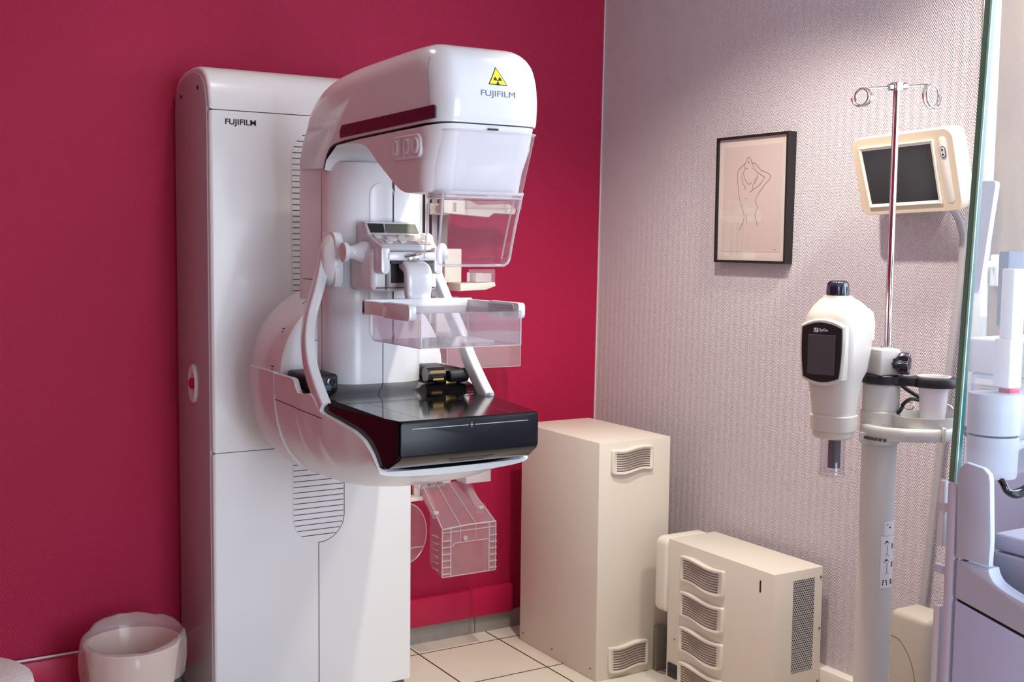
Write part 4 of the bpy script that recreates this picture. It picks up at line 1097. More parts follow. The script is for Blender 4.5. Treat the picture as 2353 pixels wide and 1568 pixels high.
for k in range(5):
    a = 2*pi*k/5+0.3; bm = B()
    bar(bm, [(-2.335, -0.86, 0.085), (-2.335+0.12*cos(a), -0.86+0.12*sin(a), 0.075), (-2.335+0.23*cos(a), -0.86+0.23*sin(a), 0.06)], 0.010, 0.014, up=V((0, 0, 1)), n=10); lg = link('leg', bm, M_chrome, st)
    bm = B(); lathe(bm, [(0.0, -0.01), (0.025, -0.01), (0.025, 0.01), (0.0, 0.01)], (-2.335+0.23*cos(a), -0.86+0.23*sin(a), 0.025), (-sin(a), cos(a), 0), 16); tube(bm, [(-2.335+0.23*cos(a), -0.86+0.23*sin(a), 0.025), (-2.335+0.23*cos(a), -0.86+0.23*sin(a), 0.058)], 0.006, 8); link('caster', bm, M_rubber, lg)
bm = B(); tube(bm, spline([(-2.6, -0.012, 0.1725), (-2.2, -0.012, 0.1722), (-2.04, -0.014, 0.1725), (-1.98, -0.012, 0.1720), (-1.6, -0.012, 0.1722)], 6), 0.004, 8)
wr = link('white_wire', bm, M_white, origin=(-2.0, -0.012, 0.168)); tag(wr, 'thin white wire lying on the raspberry trunking left of the bin', 'wire')

# ------------------------------------------------------------------ injector stand
PO = V((-0.4188, -1.7534, 0.0)); RS = V((0.85602, -0.51694, 0)); NS = V((-0.51694, -0.85602, 0))
def S(s, n, z): return PO+RS*s+NS*n+V((0, 0, z))
stn = thing('injector_stand', 'grey tubular rolling stand with ring handle and thin chrome drip pole', 'equipment stand', tuple(PO))
M_stand = plain('pale_grey_powder_coat', rgb(212, 212, 206), 0.4, coat=0.1)
bm = B(); lathe(bm, [(0.0405, 0.09), (0.0405, 0.985)], tuple(PO), (0, 0, 1), 48); link('lower_tube', bm, M_stand, stn)
bm = B(); lathe(bm, [(0.0425, 0.985), (0.0425, 1.098), (0.040, 1.102)], tuple(PO), (0, 0, 1), 48); link('upper_tube', bm, M_stand, stn)
for k in range(5):
    a = 2*pi*k/5+0.2; e = V((cos(a), sin(a), 0)); bm = B()
    bar(bm, [PO+V((0, 0, 0.10)), PO+e*0.13+V((0, 0, 0.09)), PO+e*0.24+V((0, 0, 0.07))], 0.014, 0.02, up=V((0, 0, 1)), n=12); lg = link('leg', bm, M_stand, stn)
    bm = B(); lathe(bm, [(0.0, -0.012), (0.03, -0.012), (0.03, 0.012), (0.0, 0.012)], tuple(PO+e*0.24+V((0, 0, 0.03))), (-e.y, e.x, 0), 18); tube(bm, [PO+e*0.24+V((0, 0, 0.03)), PO+e*0.24+V((0, 0, 0.066))], 0.007, 8); link('caster', bm, M_rubber, lg)
# pictogram stickers on the tube
def sticker(z0, z1, a0, a1, name):
    def cp(a, z, r): return PO+NS*(r*cos(a))+RS*(r*sin(a))+V((0, 0, z))
    bm = B(); R = []
    A = [a0+(a1-a0)*i/12 for i in range(13)]
    v0 = [bm.verts.new(cp(a, z0, 0.0410)) for a in A]; v1 = [bm.verts.new(cp(a, z1, 0.0410)) for a in A]
    for i in range(12): bm.faces.new((v0[i], v0[i+1], v1[i+1], v1[i]))
    return link(name, bm, M_paper, stn), cp
k1, cp = sticker(0.746, 0.779, 0.16, 1.05, 'small_sticker')
def inkpatch(bm, cp, a, z, w, h):
    q = [(-1, -1), (1, -1), (1, 1), (-1, 1)]
    bm.faces.new([bm.verts.new(cp(a+i*w/2/0.041, z+j*h/2, 0.0413)) for i, j in q])
bm = B()
for a, z, w, h in ((0.35, 0.772, 0.004, 0.0015), (0.55, 0.772, 0.012, 0.001), (0.55, 0.765, 0.005, 0.004), (0.55, 0.759, 0.022, 0.0008), (0.55, 0.753, 0.022, 0.0008)): inkpatch(bm, cp, a, z, w, h)
link('sticker_marks', bm, M_ink, k1, smooth=False)
k2, cp = sticker(0.620, 0.744, 0.0, 1.05, 'large_sticker')
bm = B()
for z in (0.731, 0.687):
    inkpatch(bm, cp, 0.42, z-0.018, 0.0012, 0.022); inkpatch(bm, cp, 0.36, z, 0.007, 0.004); inkpatch(bm, cp, 0.25, z-0.004, 0.005, 0.0015); inkpatch(bm, cp, 0.52, z-0.003, 0.006, 0.0012)
    for d in (-0.10, 0.0, 0.10): inkpatch(bm, cp, 0.42+d, z-0.030-abs(d)*0.03, 0.003, 0.0015)
    for j in range(3): inkpatch(bm, cp, 0.86, z-0.008-j*0.0042, 0.009-j*0.0004, 0.0032)
    inkpatch(bm, cp, 0.5, z-0.0365, 0.030, 0.0005)
for a, w in ((0.30, 0.011), (0.80, 0.008)):
    for j in range(3): inkpatch(bm, cp, a+j*0.004, 0.638-j*0.0046, w+j*0.0012, 0.0038)
link('sticker_marks', bm, M_ink, k2, smooth=False)
# ring handle with drip tray
bm = B(); n = 56
cx, hx, hy = 0.061, 0.100, 0.082
bar(bm, [S(cx+hx*cos(2*pi*i/n), 0.020+hy*sin(2*pi*i/n), 0.993) for i in range(n)], 0.0155, 0.012, up=V((0, 0, 1)), e=3.2, n=20, closed=True, fixed=True)
rh = link('ring_handle', bm, M_stand, stn, angle=60)
bm = B()
for i in range(8):
    a = pi+0.05+i*0.095; p = S(cx+hx*cos(a), 0.020+hy*sin(a)*1.0, 0.978)
for i in range(8):
    a = pi*0.985-0.11*i; q = S(cx+(hx+0.0125)*cos(a), 0.020+(hy+0.0125)*sin(a), 0.9805); t = (S(cx-(hx)*sin(a), hy*cos(a), 0)-S(cx, 0, 0)).normalized()
    M_ = Matrix.Translation(q) @ t.to_track_quat('X', 'Z').to_matrix().to_4x4(); box(bm, -0.0032, 0.0032, -0.003, 0.003, -0.004, 0.003, M=M_)
link('handle_comb', bm, M_dgrey, rh, smooth=False)
bm = B(); lathe(bm, [(0.0432, 0.960), (0.046, 0.962), (0.046, 1.036), (0.0432, 1.038)], tuple(PO), (0, 0, 1), 40, cap0=False, cap1=False); box(bm, -0.0, 0.04, -0.01, 0.01, 0.972, 0.99, M=Matrix.Translation(S(-0.05, 0.045, 0)) @ Matrix.Rotation(0.6, 4, 'Z')); link('collar', bm, M_stand, stn)
TC = S(0.088, 0.030, 0)
bm = B(); lathe(bm, [(0.0, 0.980), (0.069, 0.980), (0.071, 0.984), (0.073, 1.030), (0.0735, 1.032), (0.0715, 1.032), (0.0695, 0.990), (0.0, 0.988)], tuple(TC), (0, 0, 1), 56, cap0=False, cap1=False); ty = link('drip_tray', bm, M_stand, stn, angle=50)
bm = B(); M_ = Matrix.Translation(S(0.112, 0.105, 0.993)) @ RS.to_track_quat('X', 'Z').to_matrix().to_4x4(); box(bm, -0.004, 0.004, -0.008, 0.006, -0.016, 0.020, bev=0.002, M=M_); link('tray_clip', bm, M_stand, ty)
# black cup holder
bm = B()
P = [(0.050*cos(a), 0.046*sin(a)) for a in [pi*0.30+pi*1.4*i/20 for i in range(21)]]
CX, CR = 0.113, 0.050
P2 = [(CX+CR*cos(a), 0.025+CR*sin(a)) for a in [-pi*0.72+pi*1.44*i/28 for i in range(29)]]
out = P+P2
R = [[S(x, y, z) for x, y in (out if k == 0 else inset2(out, k))] for z, k in ((1.100, 0.002), (1.102, 0), (1.121, 0), (1.124, 0.002))]
# keep the cup hole open: plate as ring around the hole + solid tongue
bm.free(); bm = B()
lathe(bm, [(0.0, 1.1025), (0.046, 1.1025), (0.049, 1.105), (0.049, 1.121), (0.046, 1.1235), (0.0, 1.1235)], tuple(PO), (0, 0, 1), 40, cap0=False, cap1=False)
lathe(bm, [(0.036, 1.098), (0.050, 1.098), (0.052, 1.101), (0.052, 1.116), (0.050, 1.119), (0.037, 1.119), (0.036, 1.098)], tuple(S(CX, 0.028, 0)), (0, 0, 1), 48, cap0=False, cap1=False)
M_ = Matrix.Translation(S(0.049, 0.020, 1.1095)) @ (RS*0.96+NS*0.24).to_track_quat('X', 'Z').to_matrix().to_4x4()
box(bm, -0.030, 0.022, -0.024, 0.024, -0.010, 0.010, bev=0.003, M=M_)
hp_ = link('cup_holder', bm, M_blackmat, stn)
# clamp block with star knob
M_ = Matrix.Translation(S(0.0, 0.004, 1.155)) @ RS.to_track_quat('X', 'Z').to_matrix().to_4x4() @ Matrix.Rotation(0.35, 4, 'Z')
bm = B(); box(bm, -0.034, 0.022, -0.036, 0.026, -0.0315, 0.030, bev=0.004, seg=3, M=M_); cl = link('clamp_block', bm, M_stand, stn)
bm = B(); q = M_ @ V((0.014, -0.0362, 0.004)); lathe(bm, [(0.0018, 0.0), (0.0018, 0.0004)], tuple(q), tuple((M_.to_3x3() @ V((0, -1, 0)))), 10); link('grub_screw', bm, M_ink, cl)
ax = (RS*0.86+NS*0.51).normalized()
bm = B(); lathe(bm, [(0.0125, 0.0), (0.0125, 0.010), (0.009, 0.011), (0.009, 0.02)], tuple(S(0.002, 0.020, 1.152)), tuple(ax), 20); sk_ = link('knob_shaft', bm, M_chrome, stn)
bm = B(); c = S(0.014, 0.028, 1.152); u = V((0, 0, 1)); w_ = ax.cross(u)
def star(h, r): return [c+ax*h+(u*sin(t)+w_*cos(t))*(r*(1+0.16*cos(7*t))) for t in [2*pi*i/84 for i in range(84)]]
rings(bm, [star(0.0, 0.010), star(0.010, 0.014), star(0.016, 0.0215), star(0.020, 0.0225), star(0.036, 0.0225), star(0.039, 0.0215), star(0.040, 0.018)]); link('star_knob', bm, M_navy, sk_, angle=35)
# thin chrome drip pole with two spiral hooks
bm = B(); lathe(bm, [(0.0078, 1.184), (0.0078, 1.792)], tuple(S(0.012, -0.004, 0)), (0, 0, 1), 24); lathe(bm, [(0.0155, 1.184), (0.0155, 1.1875)], tuple(S(0.012, -0.004, 0)), (0, 0, 1), 24); dp = link('drip_pole', bm, M_chrome, stn)
bm = B(); c = S(0.012, -0.004, 1.790)
da = (RS*0.93+NS*-0.36+V((0, 0, 0.10))).normalized()
tube(bm, [c-da*0.012, c+da*0.012], 0.0088, 16); tube(bm, [c-da*0.024, c-da*0.014], 0.0078, 6); tube(bm, [c+da*0.014, c+da*0.026], 0.0085, 6)
box(bm, -0.011, 0.011, -0.010, 0.010, -0.010, 0.010, bev=0.002, M=Matrix.Translation(c)); link('hook_joint', bm, M_chrome, dp)
def hook(d, L, turns, r, side):
    e = c+d*L; z = V((0, 0, 1)); sdir = d
    pts = [c+d*0.02, c+d*(L*0.5), e]
    drop = []
    for i in range(int(turns*20)+1):
        t = 2*pi*i/20
        drop.append(e+V((0, 0, -r))+ (z*cos(t)+side*sin(t))*r + d*(0.010*i/20))
    return pts[:-1]+drop
bm = B(); tube(bm, hook(-da, 0.088, 1.75, 0.0195, NS*0.75+RS*0.66), 0.0026, 8); link('spiral_hook', bm, M_chrome, dp)
bm = B(); tube(bm, hook(da, 0.094, 1.75, 0.0265, (NS*0.55-RS*0.80)), 0.0028, 8); link('spiral_hook', bm, M_chrome, dp)
# cables behind the cup
bm = B(); tube(bm, spline([S(0.038, -0.03, 1.112), S(0.07, -0.04, 1.085), S(0.115, -0.045, 1.058), S(0.16, -0.05, 1.030), S(0.20, -0.06, 1.004), S(0.25, -0.075, 0.965), S(0.275, -0.085, 0.88), S(0.28, -0.09, 0.60), S(0.28, -0.09, 0.30)], 6), 0.0048, 10); link('thick_cable', bm, M_rubber, stn)
bm = B(); tube(bm, spline([S(0.028, 0.035, 1.034), S(0.036, 0.036, 1.044), S(0.050, 0.015, 1.056), S(0.080, -0.02, 1.062), S(0.12, -0.035, 1.050), S(0.17, -0.045, 1.022), S(0.20, -0.05, 0.996), S(0.245, -0.065, 0.95), S(0.265, -0.075, 0.86), S(0.27, -0.08, 0.60), S(0.27, -0.08, 0.30)], 6), 0.0042, 10); link('thin_cable', bm, M_rubber, stn)
bm = B(); tube(bm, [S(0.165+0.016*cos(t), -0.03, 1.038+0.010*sin(t)) for t in [2*pi*i/20 for i in range(20)]], 0.0015, 6, closed=True); tube(bm, [S(0.072+0.012*cos(t), -0.015, 1.046+0.009*sin(t)) for t in [2*pi*i/20 for i in range(20)]], 0.0015, 6, closed=True); link('wire_tie', bm, M_chrome, stn)
# cup
CB = S(CX, 0.028, 0)
bm = B(); lathe(bm, [(0.0, 0.9895), (0.0245, 0.9895), (0.026, 0.992), (0.0345, 1.112), (0.0352, 1.1205), (0.0385, 1.1212), (0.0385, 1.1232), (0.0365, 1.1232), (0.0335, 1.112), (0.025, 0.994), (0.0, 0.9935)], tuple(CB), (0, 0, 1), 48, cap0=False, cap1=False)
cu = link('plastic_cup', bm, M_cup, origin=(CB.x, CB.y, 0.9895)); tag(cu, 'translucent white plastic cup hanging in the black ring holder of the stand', 'cup')

# ------------------------------------------------------------------ injector head
fh = V((-0.955, -0.297, 0)).normalized(); rh_ = V((0.297, -0.955, 0)).normalized()
HC = S(-0.125, 0.055, 0.006)
def Hh(a, b, z): return HC+rh_*a+fh*b+V((0, 0, z))
inj = thing('contrast_injector', 'cream injector pump with black framed grey display and navy top knob', 'injector', (HC.x, HC.y, 0.89))
M_inj = plain('ivory_plastic', rgb(212, 206, 196), 0.35, coat=0.15)
bm = B()
T = [(0.974, 0.040, 0.040, 0.0, 2.2), (0.978, 0.044, 0.044, 0.0, 2.3), (0.992, 0.0455, 0.0455, 0.0, 2.4), (0.993, 0.049, 0.049, 0.0, 2.5), (1.027, 0.051, 0.051, 0.0, 2.6), (1.029, 0.047, 0.047, 0.0, 2.6),
     (1.060, 0.0485, 0.050, 0.0, 2.8), (1.085, 0.051, 0.056, -0.002, 3.0), (1.110, 0.0535, 0.058, -0.001, 3.2), (1.130, 0.0585, 0.064, -0.006, 3.8), (1.18, 0.0625, 0.072, -0.008, 4.2), (1.225, 0.0625, 0.074, -0.010, 4.4), (1.252, 0.061, 0.072, -0.010, 4.2),
     (1.268, 0.055, 0.066, -0.012, 3.8), (1.280, 0.050, 0.056, -0.012, 3.4), (1.290, 0.042, 0.044, -0.008, 3.0), (1.297, 0.034, 0.034, -0.003, 2.6), (1.303, 0.030, 0.030, 0.0, 2.3)]
R = []
for z, a, b, o_, e in T: R.append([Hh(a*sgnpow(cos(2*pi*k/48), 2/e), o_+b*sgnpow(sin(2*pi*k/48), 2/e), z) for k in range(48)])
rings(bm, R); link('housing', bm, M_inj, inj, angle=32)
bm = B()
R = []
for z, a, b, o_, e in ((1.1885, 0.035, 0.03, -0.085, 3), (1.198, 0.046, 0.034, -0.085, 3.4), (1.235, 0.047, 0.035, -0.085, 3.6), (1.262, 0.044, 0.032, -0.083, 3.4), (1.272, 0.036, 0.024, -0.08, 3)):
    R.append([Hh(a*sgnpow(cos(2*pi*k/32), 2/e), o_+b*sgnpow(sin(2*pi*k/32), 2/e), z) for k in range(32)])
rings(bm, R); link('rear_bulge', bm, M_inj, inj, angle=40)
def barrel(w, h, bt, bb, n=10):
    """screen outline: straight sides bowed, arched top and bottom"""
    P = []
    for i in range(n+1): t = i/n; P.append((-w/2+w*t, h/2+bt*(1-(2*t-1)**2)))
    for i in range(1, n): t = i/n; P.append((w/2+0.0015*sin(pi*t)-0.005*t*t, h/2-h*t))
    for i in range(n+1): t = i/n; P.append((w/2-0.005-(w-0.010)*t, -h/2-bb*(1-(2*t-1)**2)))
    for i in range(1, n): t = i/n; P.append((-w/2+0.005*(1-t)**2-0.0015*sin(pi*t), -h/2+h*t))
    return P
def fplate(bm, P, zc, d0, d1, r=0.002):
    rings(bm, [[Hh(a, d0, zc+z) for a, z in P], [Hh(a, d1-r, zc+z) for a, z in P], [Hh(a, d1, zc+z) for a, z in inset2(P, r)]])
bm = B(); fplate(bm, barrel(0.108, 0.122, 0.016, 0.014), 1.176, 0.040, 0.0715, 0.004); fb = link('display_surround', bm, M_inj, inj)
bm = B(); fplate(bm, barrel(0.097, 0.112, 0.013, 0.011), 1.176, 0.070, 0.0730, 0.001); bz = link('display_bezel', bm, M_blackmat, fb)
bm = B(); fplate(bm, [(-0.033, -0.052), (0.033, -0.052), (0.033, 0.038), (-0.033, 0.038)], 1.178, 0.0725, 0.0735, 0.0003); link('display', bm, M_greyscreen, bz, smooth=False)
lo_ = Hh(-0.019, 0.0737, 1.2230)
bm = B(); q = [Hh(-0.0195, 0.0736, 1.2215), Hh(-0.0085, 0.0736, 1.2215), Hh(-0.0085, 0.0736, 1.2315), Hh(-0.0195, 0.0736, 1.2315)]; bm.faces.new([bm.verts.new(p) for p in q]); link('logo_square', bm, M_paper, bz, smooth=False)
bm = B(); text_mesh(bm, 'LF', Hh(-0.0180, 0.0738, 1.2232), rh_, (0, 0, 1), 0.0080, 0.0066, bold=0.03); link('logo_letters', bm, M_ink, bz, smooth=False)
bm = B(); text_mesh(bm, 'OptiOne', Hh(-0.0065, 0.0737, 1.2222), rh_, (0, 0, 1), 0.0215, 0.0085, bold=0.01); link('lettering', bm, M_paper, bz, smooth=False)
bm = B(); n = 60
def kn(z, r, f): return [HC+V(((r*(1+f*cos(10*t)))*cos(t), (r*(1+f*cos(10*t)))*sin(t), z)) for t in [2*pi*i/n for i in range(n)]]
rings(bm, [kn(1.3025, 0.0245, 0.0), kn(1.306, 0.0252, 0.03), kn(1.322, 0.0248, 0.035), kn(1.331, 0.0232, 0.03), kn(1.336, 0.019, 0.01), kn(1.338, 0.012, 0.0)]); link('top_knob', bm, M_navy, inj, angle=60)
bm = B(); sd = (S(-0.028, 0.0, 0)-HC); lathe(bm, [(0.024, 0.030), (0.022, 0.046), (0.012, 0.050), (0.011, 0.088)], (HC.x, HC.y, 1.150), tuple(V((sd.x, sd.y, 0)).normalized()), 24); link('mounting_shaft', bm, M_inj, inj)
bm = B(); lathe(bm, [(0.0285, 0.978), (0.0285, 0.900), (0.0300, 0.896), (0.0295, 0.890), (0.0265, 0.890), (0.0265, 0.978)], (HC.x, HC.y, 0), (0, 0, 1), 40, cap0=False, cap1=False); link('syringe_sleeve', bm, M_acryl2, inj)
bm = B(); 
for z, r in ((0.890, 0.0290), (0.8975, 0.0300)): tube(bm, [HC+V((r*cos(t), r*sin(t), z)) for t in [2*pi*i/40 for i in range(40)]], 0.0011, 6, closed=True)
link('sleeve_rim', bm, M_acryledge, inj)
bm = B(); box(bm, -0.010, 0.010, -0.0105, 0.0105, 0.903, 0.980, bev=0.001, M=Matrix.Translation(HC+RS*0.004)); link('plunger', bm, M_blackmat, inj)
bm = B(); box(bm, -0.004, 0.010, -0.005, 0.005, 0.99, 1.004, M=Matrix.Translation(HC+RS*0.046+NS*-0.01)); link('plunger_lock', bm, M_ink, inj)

# ------------------------------------------------------------------ workstation behind its glass shield
ws = thing('workstation', 'blue-grey control console with lilac edge post at the right border', 'console', (-0.9, -2.6, 0.0))
XS = -1.0
bm = B(); P = [(-2.430, 0.0), (-2.430, 0.849), (-2.555, 0.8235), (-2.75, 0.785), (-3.0, 0.735), (-3.0, 0.0)]; rprism(bm, P, 'x', XS, XS+0.03, 0.003, 2); link('lower_panel', bm, M_lav, ws)
cur = spline([(-2.4905, 0.916), (-2.494, 0.906), (-2.503, 0.896), (-2.522, 0.888), (-2.555, 0.8795), (-2.65, 0.858), (-2.80, 0.83), (-3.0, 0.79)], 5)
bm = B(); P = [(-2.430, 0.854), (-2.430, 0.9165)]+[(p.x, p.y) for p in cur]+[(-3.0, 0.742), (-2.75, 0.791), (-2.555, 0.8290)]; rprism(bm, P, 'x', XS, XS+0.028, 0.003, 2); link('middle_panel', bm, M_bluegrey, ws)
bm = B(); P = [(-2.428, 0.920), (-2.424, 1.055), (-2.430, 1.070), (-2.440, 1.078), (-2.472, 1.074), (-2.483, 1.066), (-2.486, 1.055), (-2.492, 0.96), (-2.4905, 0.920)]; rprism(bm, P, 'x', XS, XS+0.012, 0.003, 2); link('upper_panel', bm, M_bluegrey, ws)
bm = B(); box(bm, XS+0.004, XS+0.035, -3.0, -2.432, 0.02, 0.86); box(bm, -0.99, -0.931, -2.445, -2.435, 0.75, 1.0); link('gap_shade_liner', bm, M_dark, ws, smooth=False)  # near-black liner: shade of the gaps beside the drawer put into its colour
bm = B(); box(bm, -0.930, -0.35, -2.95, -2.446, 0.82, 0.926, bev=0.004, seg=3); link('drawer', bm, M_lilac, ws)
bm = B(); box(bm, -0.930, -0.35, -2.95, -2.446, 0.929, 0.957, bev=0.004, seg=3); dk = link('desk_top', bm, M_lilac, ws)
bm = B(); box(bm, -0.90, -0.42, -2.94, -2.50, 0.0, 0.82); link('cabinet_core', bm, M_lav, ws)
# edge post, its slotted outer strip and the tinted shield
bm = B()
vs = box(bm, -0.9985, -0.985, -2.424, -2.406, 0.0, 1.040, bev=0.002); link('edge_post', bm, M_lilac, ws)
bm = B(); box(bm, -0.996, -0.986, -2.398, -2.386, 0.93, 1.04, bev=0.001); box(bm, -0.996, -0.986, -2.398, -2.386, 0.0, 0.83, bev=0.001); link('outer_strip', bm, M_white, ws)
bm = B()
for z in (0.885, 0.99): box(bm, -0.997, -0.985, -2.407, -2.384, z, z+0.014, bev=0.001)
link('strip_tab', bm, M_lilac, ws)
gs = thing('glass_shield', 'tall green edged lead glass shield standing on the console post', 'glass screen', (-0.70, -2.411, 1.04))
def slant(bm, x0, x1, y0, y1, z0, z1):
    vs = box(bm, x0, x1, y0, y1, z0, z1)
    for v in vs:
        if v.co.x < (x0+x1)/2+1e-6 or True: v.co.x += 0.0506*(v.co.z-1.041)
bm = B(); slant(bm, -0.9965, -0.9945, -2.4195, -2.4060, 1.041, 1.95); link('green_edge', bm, M_greenedge, gs, smooth=False)
bm = B(); slant(bm, -0.9972, -0.9950, -2.4202, -2.4165, 1.041, 1.95); link('bevelled_arris', bm, M_mint, gs, smooth=False)
bm = B(); slant(bm, -0.9949, -0.9870, -2.4199, -2.4190, 1.041, 1.95); link('teal_band', bm, plain('teal_glass_band', rgb(16, 92, 96), 0.06, coat=0.8), gs, smooth=False)
bm = B(); slant(bm, -0.9944, -0.30, -2.4189, -2.4060, 1.041, 1.95); link('pane', bm, M_leadglass, gs, smooth=False)
# swivel arm with cable loops on the far side of the glass
sa = thing('swivel_arm', 'lilac two-part swivel arm with black cable loops behind the glass shield', 'monitor arm', (-0.42, -2.36, 0.0))
CX_, CY_ = -0.806, -2.345
bm = B(); lathe(bm, [(0.040, 1.021), (0.0415, 1.024), (0.043, 1.094)], (CX_, CY_, 0), (0, 0, 1), 40); link('lower_barrel', bm, M_lilac, sa)
bm = B(); lathe(bm, [(0.040, 1.0935), (0.040, 1.0985)], (CX_, CY_, 0), (0, 0, 1), 40); link('barrel_gap', bm, M_dark, sa)
bm = B(); lathe(bm, [(0.0435, 1.098), (0.0435, 1.165), (0.0425, 1.168)], (CX_, CY_, 0), (0, 0, 1), 40); link('upper_barrel', bm, M_lilac, sa)
bm = B(); box(bm, -0.79, -0.395, -2.375, -2.32, 1.085, 1.166, bev=0.006, seg=3); link('arm', bm, M_lilac, sa)
bm = B(); lathe(bm, [(0.09, 0.0), (0.09, 0.02), (0.022, 0.03), (0.022, 1.09)], (-0.42, -2.345, 0), (0, 0, 1), 32); link('arm_post', bm, M_lilac, sa)
bm = B()
for k, o_ in enumerate((0.0, 0.008, 0.015)):
    tube(bm, spline([(-0.755+o_, -2.388, 1.10), (-0.752+o_, -2.394, 1.06), (-0.757+o_, -2.395, 1.03), (-0.775, -2.394, 1.008-0.003*k), (-0.80, -2.392, 1.001-0.003*k), (-0.822, -2.390, 1.004), (-0.826, -2.385, 1.016), (-0.82, -2.37, 1.025)], 6), 0.0062, 10)
link('black_cables', bm, M_black, sa)
bm = B(); tube(bm, spline([(-0.66, -2.455, 1.09), (-0.70, -2.46, 1.06), (-0.745, -2.465, 1.01), (-0.765, -2.475, 0.978), (-0.755, -2.49, 0.9635), (-0.73, -2.51, 0.9635), (-0.66, -2.53, 0.9635)], 6), 0.0052, 10)
cz = link('blue_cable', bm, M_navy, origin=(-0.75, -2.48, 0.957)); tag(cz, 'dark blue cable looping down onto the console top behind the glass shield', 'cable')
bm = B(); tube(bm, [(-0.80+0.02*cos(t), -2.475+0.012*sin(t), 0.9635) for t in [2*pi*i/24 for i in range(24)]], 0.006, 8, closed=True)
cr = link('cable_ring', bm, M_blackmat, origin=(-0.80, -2.475, 0.957)); tag(cr, 'black coiled cable loop lying on the console top', 'cable')
# plain white two-step block standing on the arm
sv = thing('white_two_step', 'bright white two-step upright block on the swivel arm, at the right border', 'device', (-0.775, -2.345, 1.168))
bm = B(); box(bm, -0.792, -0.757, -2.362, -2.328, 1.176, 1.262, bev=0.003); link('lower_step', bm, M_paper, sv)
bm = B(); box(bm, -0.785, -0.752, -2.358, -2.332, 1.262, 1.385, bev=0.003); link('upper_step', bm, M_paper, sv)
bm = B(); box(bm, -0.788, -0.760, -2.362, -2.338, 1.1665, 1.177, bev=0.002); link('pink_tape', bm, M_pink, sv)
# white cabinet, paper, edge-on display and reflection panel further back
ec = thing('equipment_cabinet', 'white equipment cabinet with a raised rear tray behind the glass shield', 'cabinet', (-0.40, -2.05, 0.0))
bm = B(); box(bm, -0.53, -0.10, -2.25, -2.08, 0.0, 1.165, bev=0.006, seg=3); link('body', bm, M_lav, ec)
bm = B(); box(bm, -0.535, -0.095, -2.255, -2.075, 1.166, 1.238, bev=0.006, seg=3); link('tray', bm, M_lilac, ec)
bm = B(); tube(bm, [(-0.70, -2.27, 1.035), (-0.62, -2.275, 1.06), (-0.50, -2.266, 1.09)], 0.013, 14); link('front_rail', bm, M_white, ec)
bm = B(); box(bm, -0.5325, -0.531, -2.235, -2.095, 1.055, 1.155); pp = link('notice_sheet', bm, M_paper, origin=(-0.532, -2.16, 1.055)); tag(pp, 'white printed sheet clipped to the side of the white cabinet behind the glass shield', 'paper')
bm = B()
for k in range(11): strip(bm, [(-0.5328, -2.110, 1.142-k*0.0075), (-0.5328, -2.110-0.11*(0.6+0.4*((k*7) % 5)/4), 1.142-k*0.0075)], 0.0012, (-1, 0, 0))
link('printed_lines', bm, M_grey, pp, smooth=False)
fs = thing('flat_display', 'slim lilac edged flat display leaning back, seen edge-on behind the glass shield', 'monitor', (-0.815, -2.283, 0.0))
bm = B(); P = [(-2.30, 1.350), (-2.04, 1.350), (-2.04, 1.535), (-2.30, 1.535)]
R = [[V((-0.80+d+(z-1.35)*0.17, y, z)) for y, z in rrect(0.034, 0.20, 0.008, 3, -2.283, 1.44)] for d in (0, 0.012)]
rings(bm, R); link('panel', bm, M_lilac, fs)
bm = B(); tube(bm, [(-0.803, -2.283, 1.36), (-0.815, -2.283, 1.32), (-0.815, -2.283, 0.02)], 0.006, 12); lathe(bm, [(0.09, 0.0), (0.09, 0.015), (0.02, 0.02)], (-0.815, -2.283, 0), (0, 0, 1), 28); link('stand', bm, M_lilac, fs)
ds = thing('glass_reflection_panel', 'dark blue panel behind the glass shield, standing in for a reflection in the glass', 'monitor', (-0.36, -2.12, 1.09))
bm = B(); box(bm, -0.495, -0.20, -2.135, -2.11, 1.262, 1.415, bev=0.004); link('reflection_slab', bm, plain('dark_blue_grey_reflection', rgb(44, 52, 78), 0.5), ds)  # dark slab added in place of a reflection in the glass shield
bm = B(); box(bm, -0.36, -0.25, -2.17, -2.09, 1.239, 1.246, bev=0.002); box(bm, -0.32, -0.28, -2.13, -2.115, 1.246, 1.28); link('stand', bm, M_blackmat, ds)

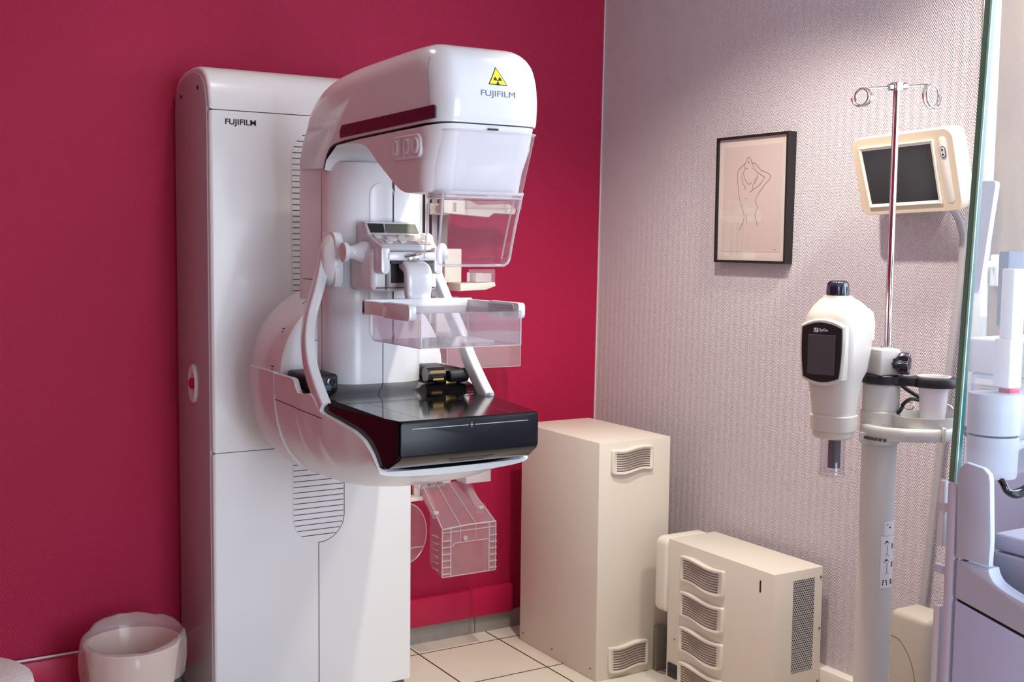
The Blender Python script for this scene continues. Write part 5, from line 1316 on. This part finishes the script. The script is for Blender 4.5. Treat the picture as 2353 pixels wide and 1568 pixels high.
# ------------------------------------------------------------------ light
def spot(name, loc, tgt, e, size, blend, rad, col):
    l = bpy.data.lights.new(name, 'SPOT'); l.energy = e; l.spot_size = math.radians(size); l.spot_blend = blend
    l.shadow_soft_size = rad; l.color = col
    o = bpy.data.objects.new(name, l); COL.objects.link(o); o.location = loc
    o.rotation_euler = (V(tgt)-V(loc)).to_track_quat('-Z', 'Y').to_euler(); return o
WARM = (1.0, 0.90, 0.77)
spot('ceiling_downlight', (-0.80, -1.45, 2.53), (-0.38, -0.85, 0.4), 92, 98, 0.7, 0.03, WARM)
spot('ceiling_downlight', (-1.52, -0.80, 2.53), (-1.50, -0.80, 0), 8, 130, 0.6, 0.03, WARM)
spot('ceiling_downlight', (-0.35, -2.05, 2.53), (-0.12, -0.95, 0.35), 92, 76, 0.6, 0.10, WARM)
def area(name, loc, tgt, e, sx, sy, col):
    l = bpy.data.lights.new(name, 'AREA'); l.shape = 'RECTANGLE'; l.size = sx; l.size_y = sy; l.energy = e; l.color = col
    o = bpy.data.objects.new(name, l); COL.objects.link(o); o.location = loc
    o.rotation_euler = (V(tgt)-V(loc)).to_track_quat('-Z', 'Z').to_euler(); return o
area('daylight_area', (0.14, -2.72, 1.6), (-3, -2.72, 1.5), 42, 1.1, 1.2, (0.78, 0.88, 1.0))
area('daylight_area', (-1.10, -5.34, 1.15), (-1.10, 0, 1.1), 84, 1.35, 2.0, (0.77, 0.88, 1.0))  # daylight of the added, unseen door; brightens front-facing surfaces
wd = bpy.data.worlds.new('world'); sc.world = wd; wd.use_nodes = True
bg = wd.node_tree.nodes['Background']; bg.inputs[0].default_value = (0.75, 0.85, 1.0, 1); bg.inputs[1].default_value = 2.0

vs_ = sc.view_settings
vs_.view_transform = 'Standard'; vs_.look = 'None'; vs_.exposure = 0.0; vs_.gamma = 1.0; vs_.use_curve_mapping = False
sc.cycles.max_bounces = 10; sc.cycles.transparent_max_bounces = 32
sc.cycles.use_denoising = True
sc.cycles.sample_clamp_indirect = 6.0
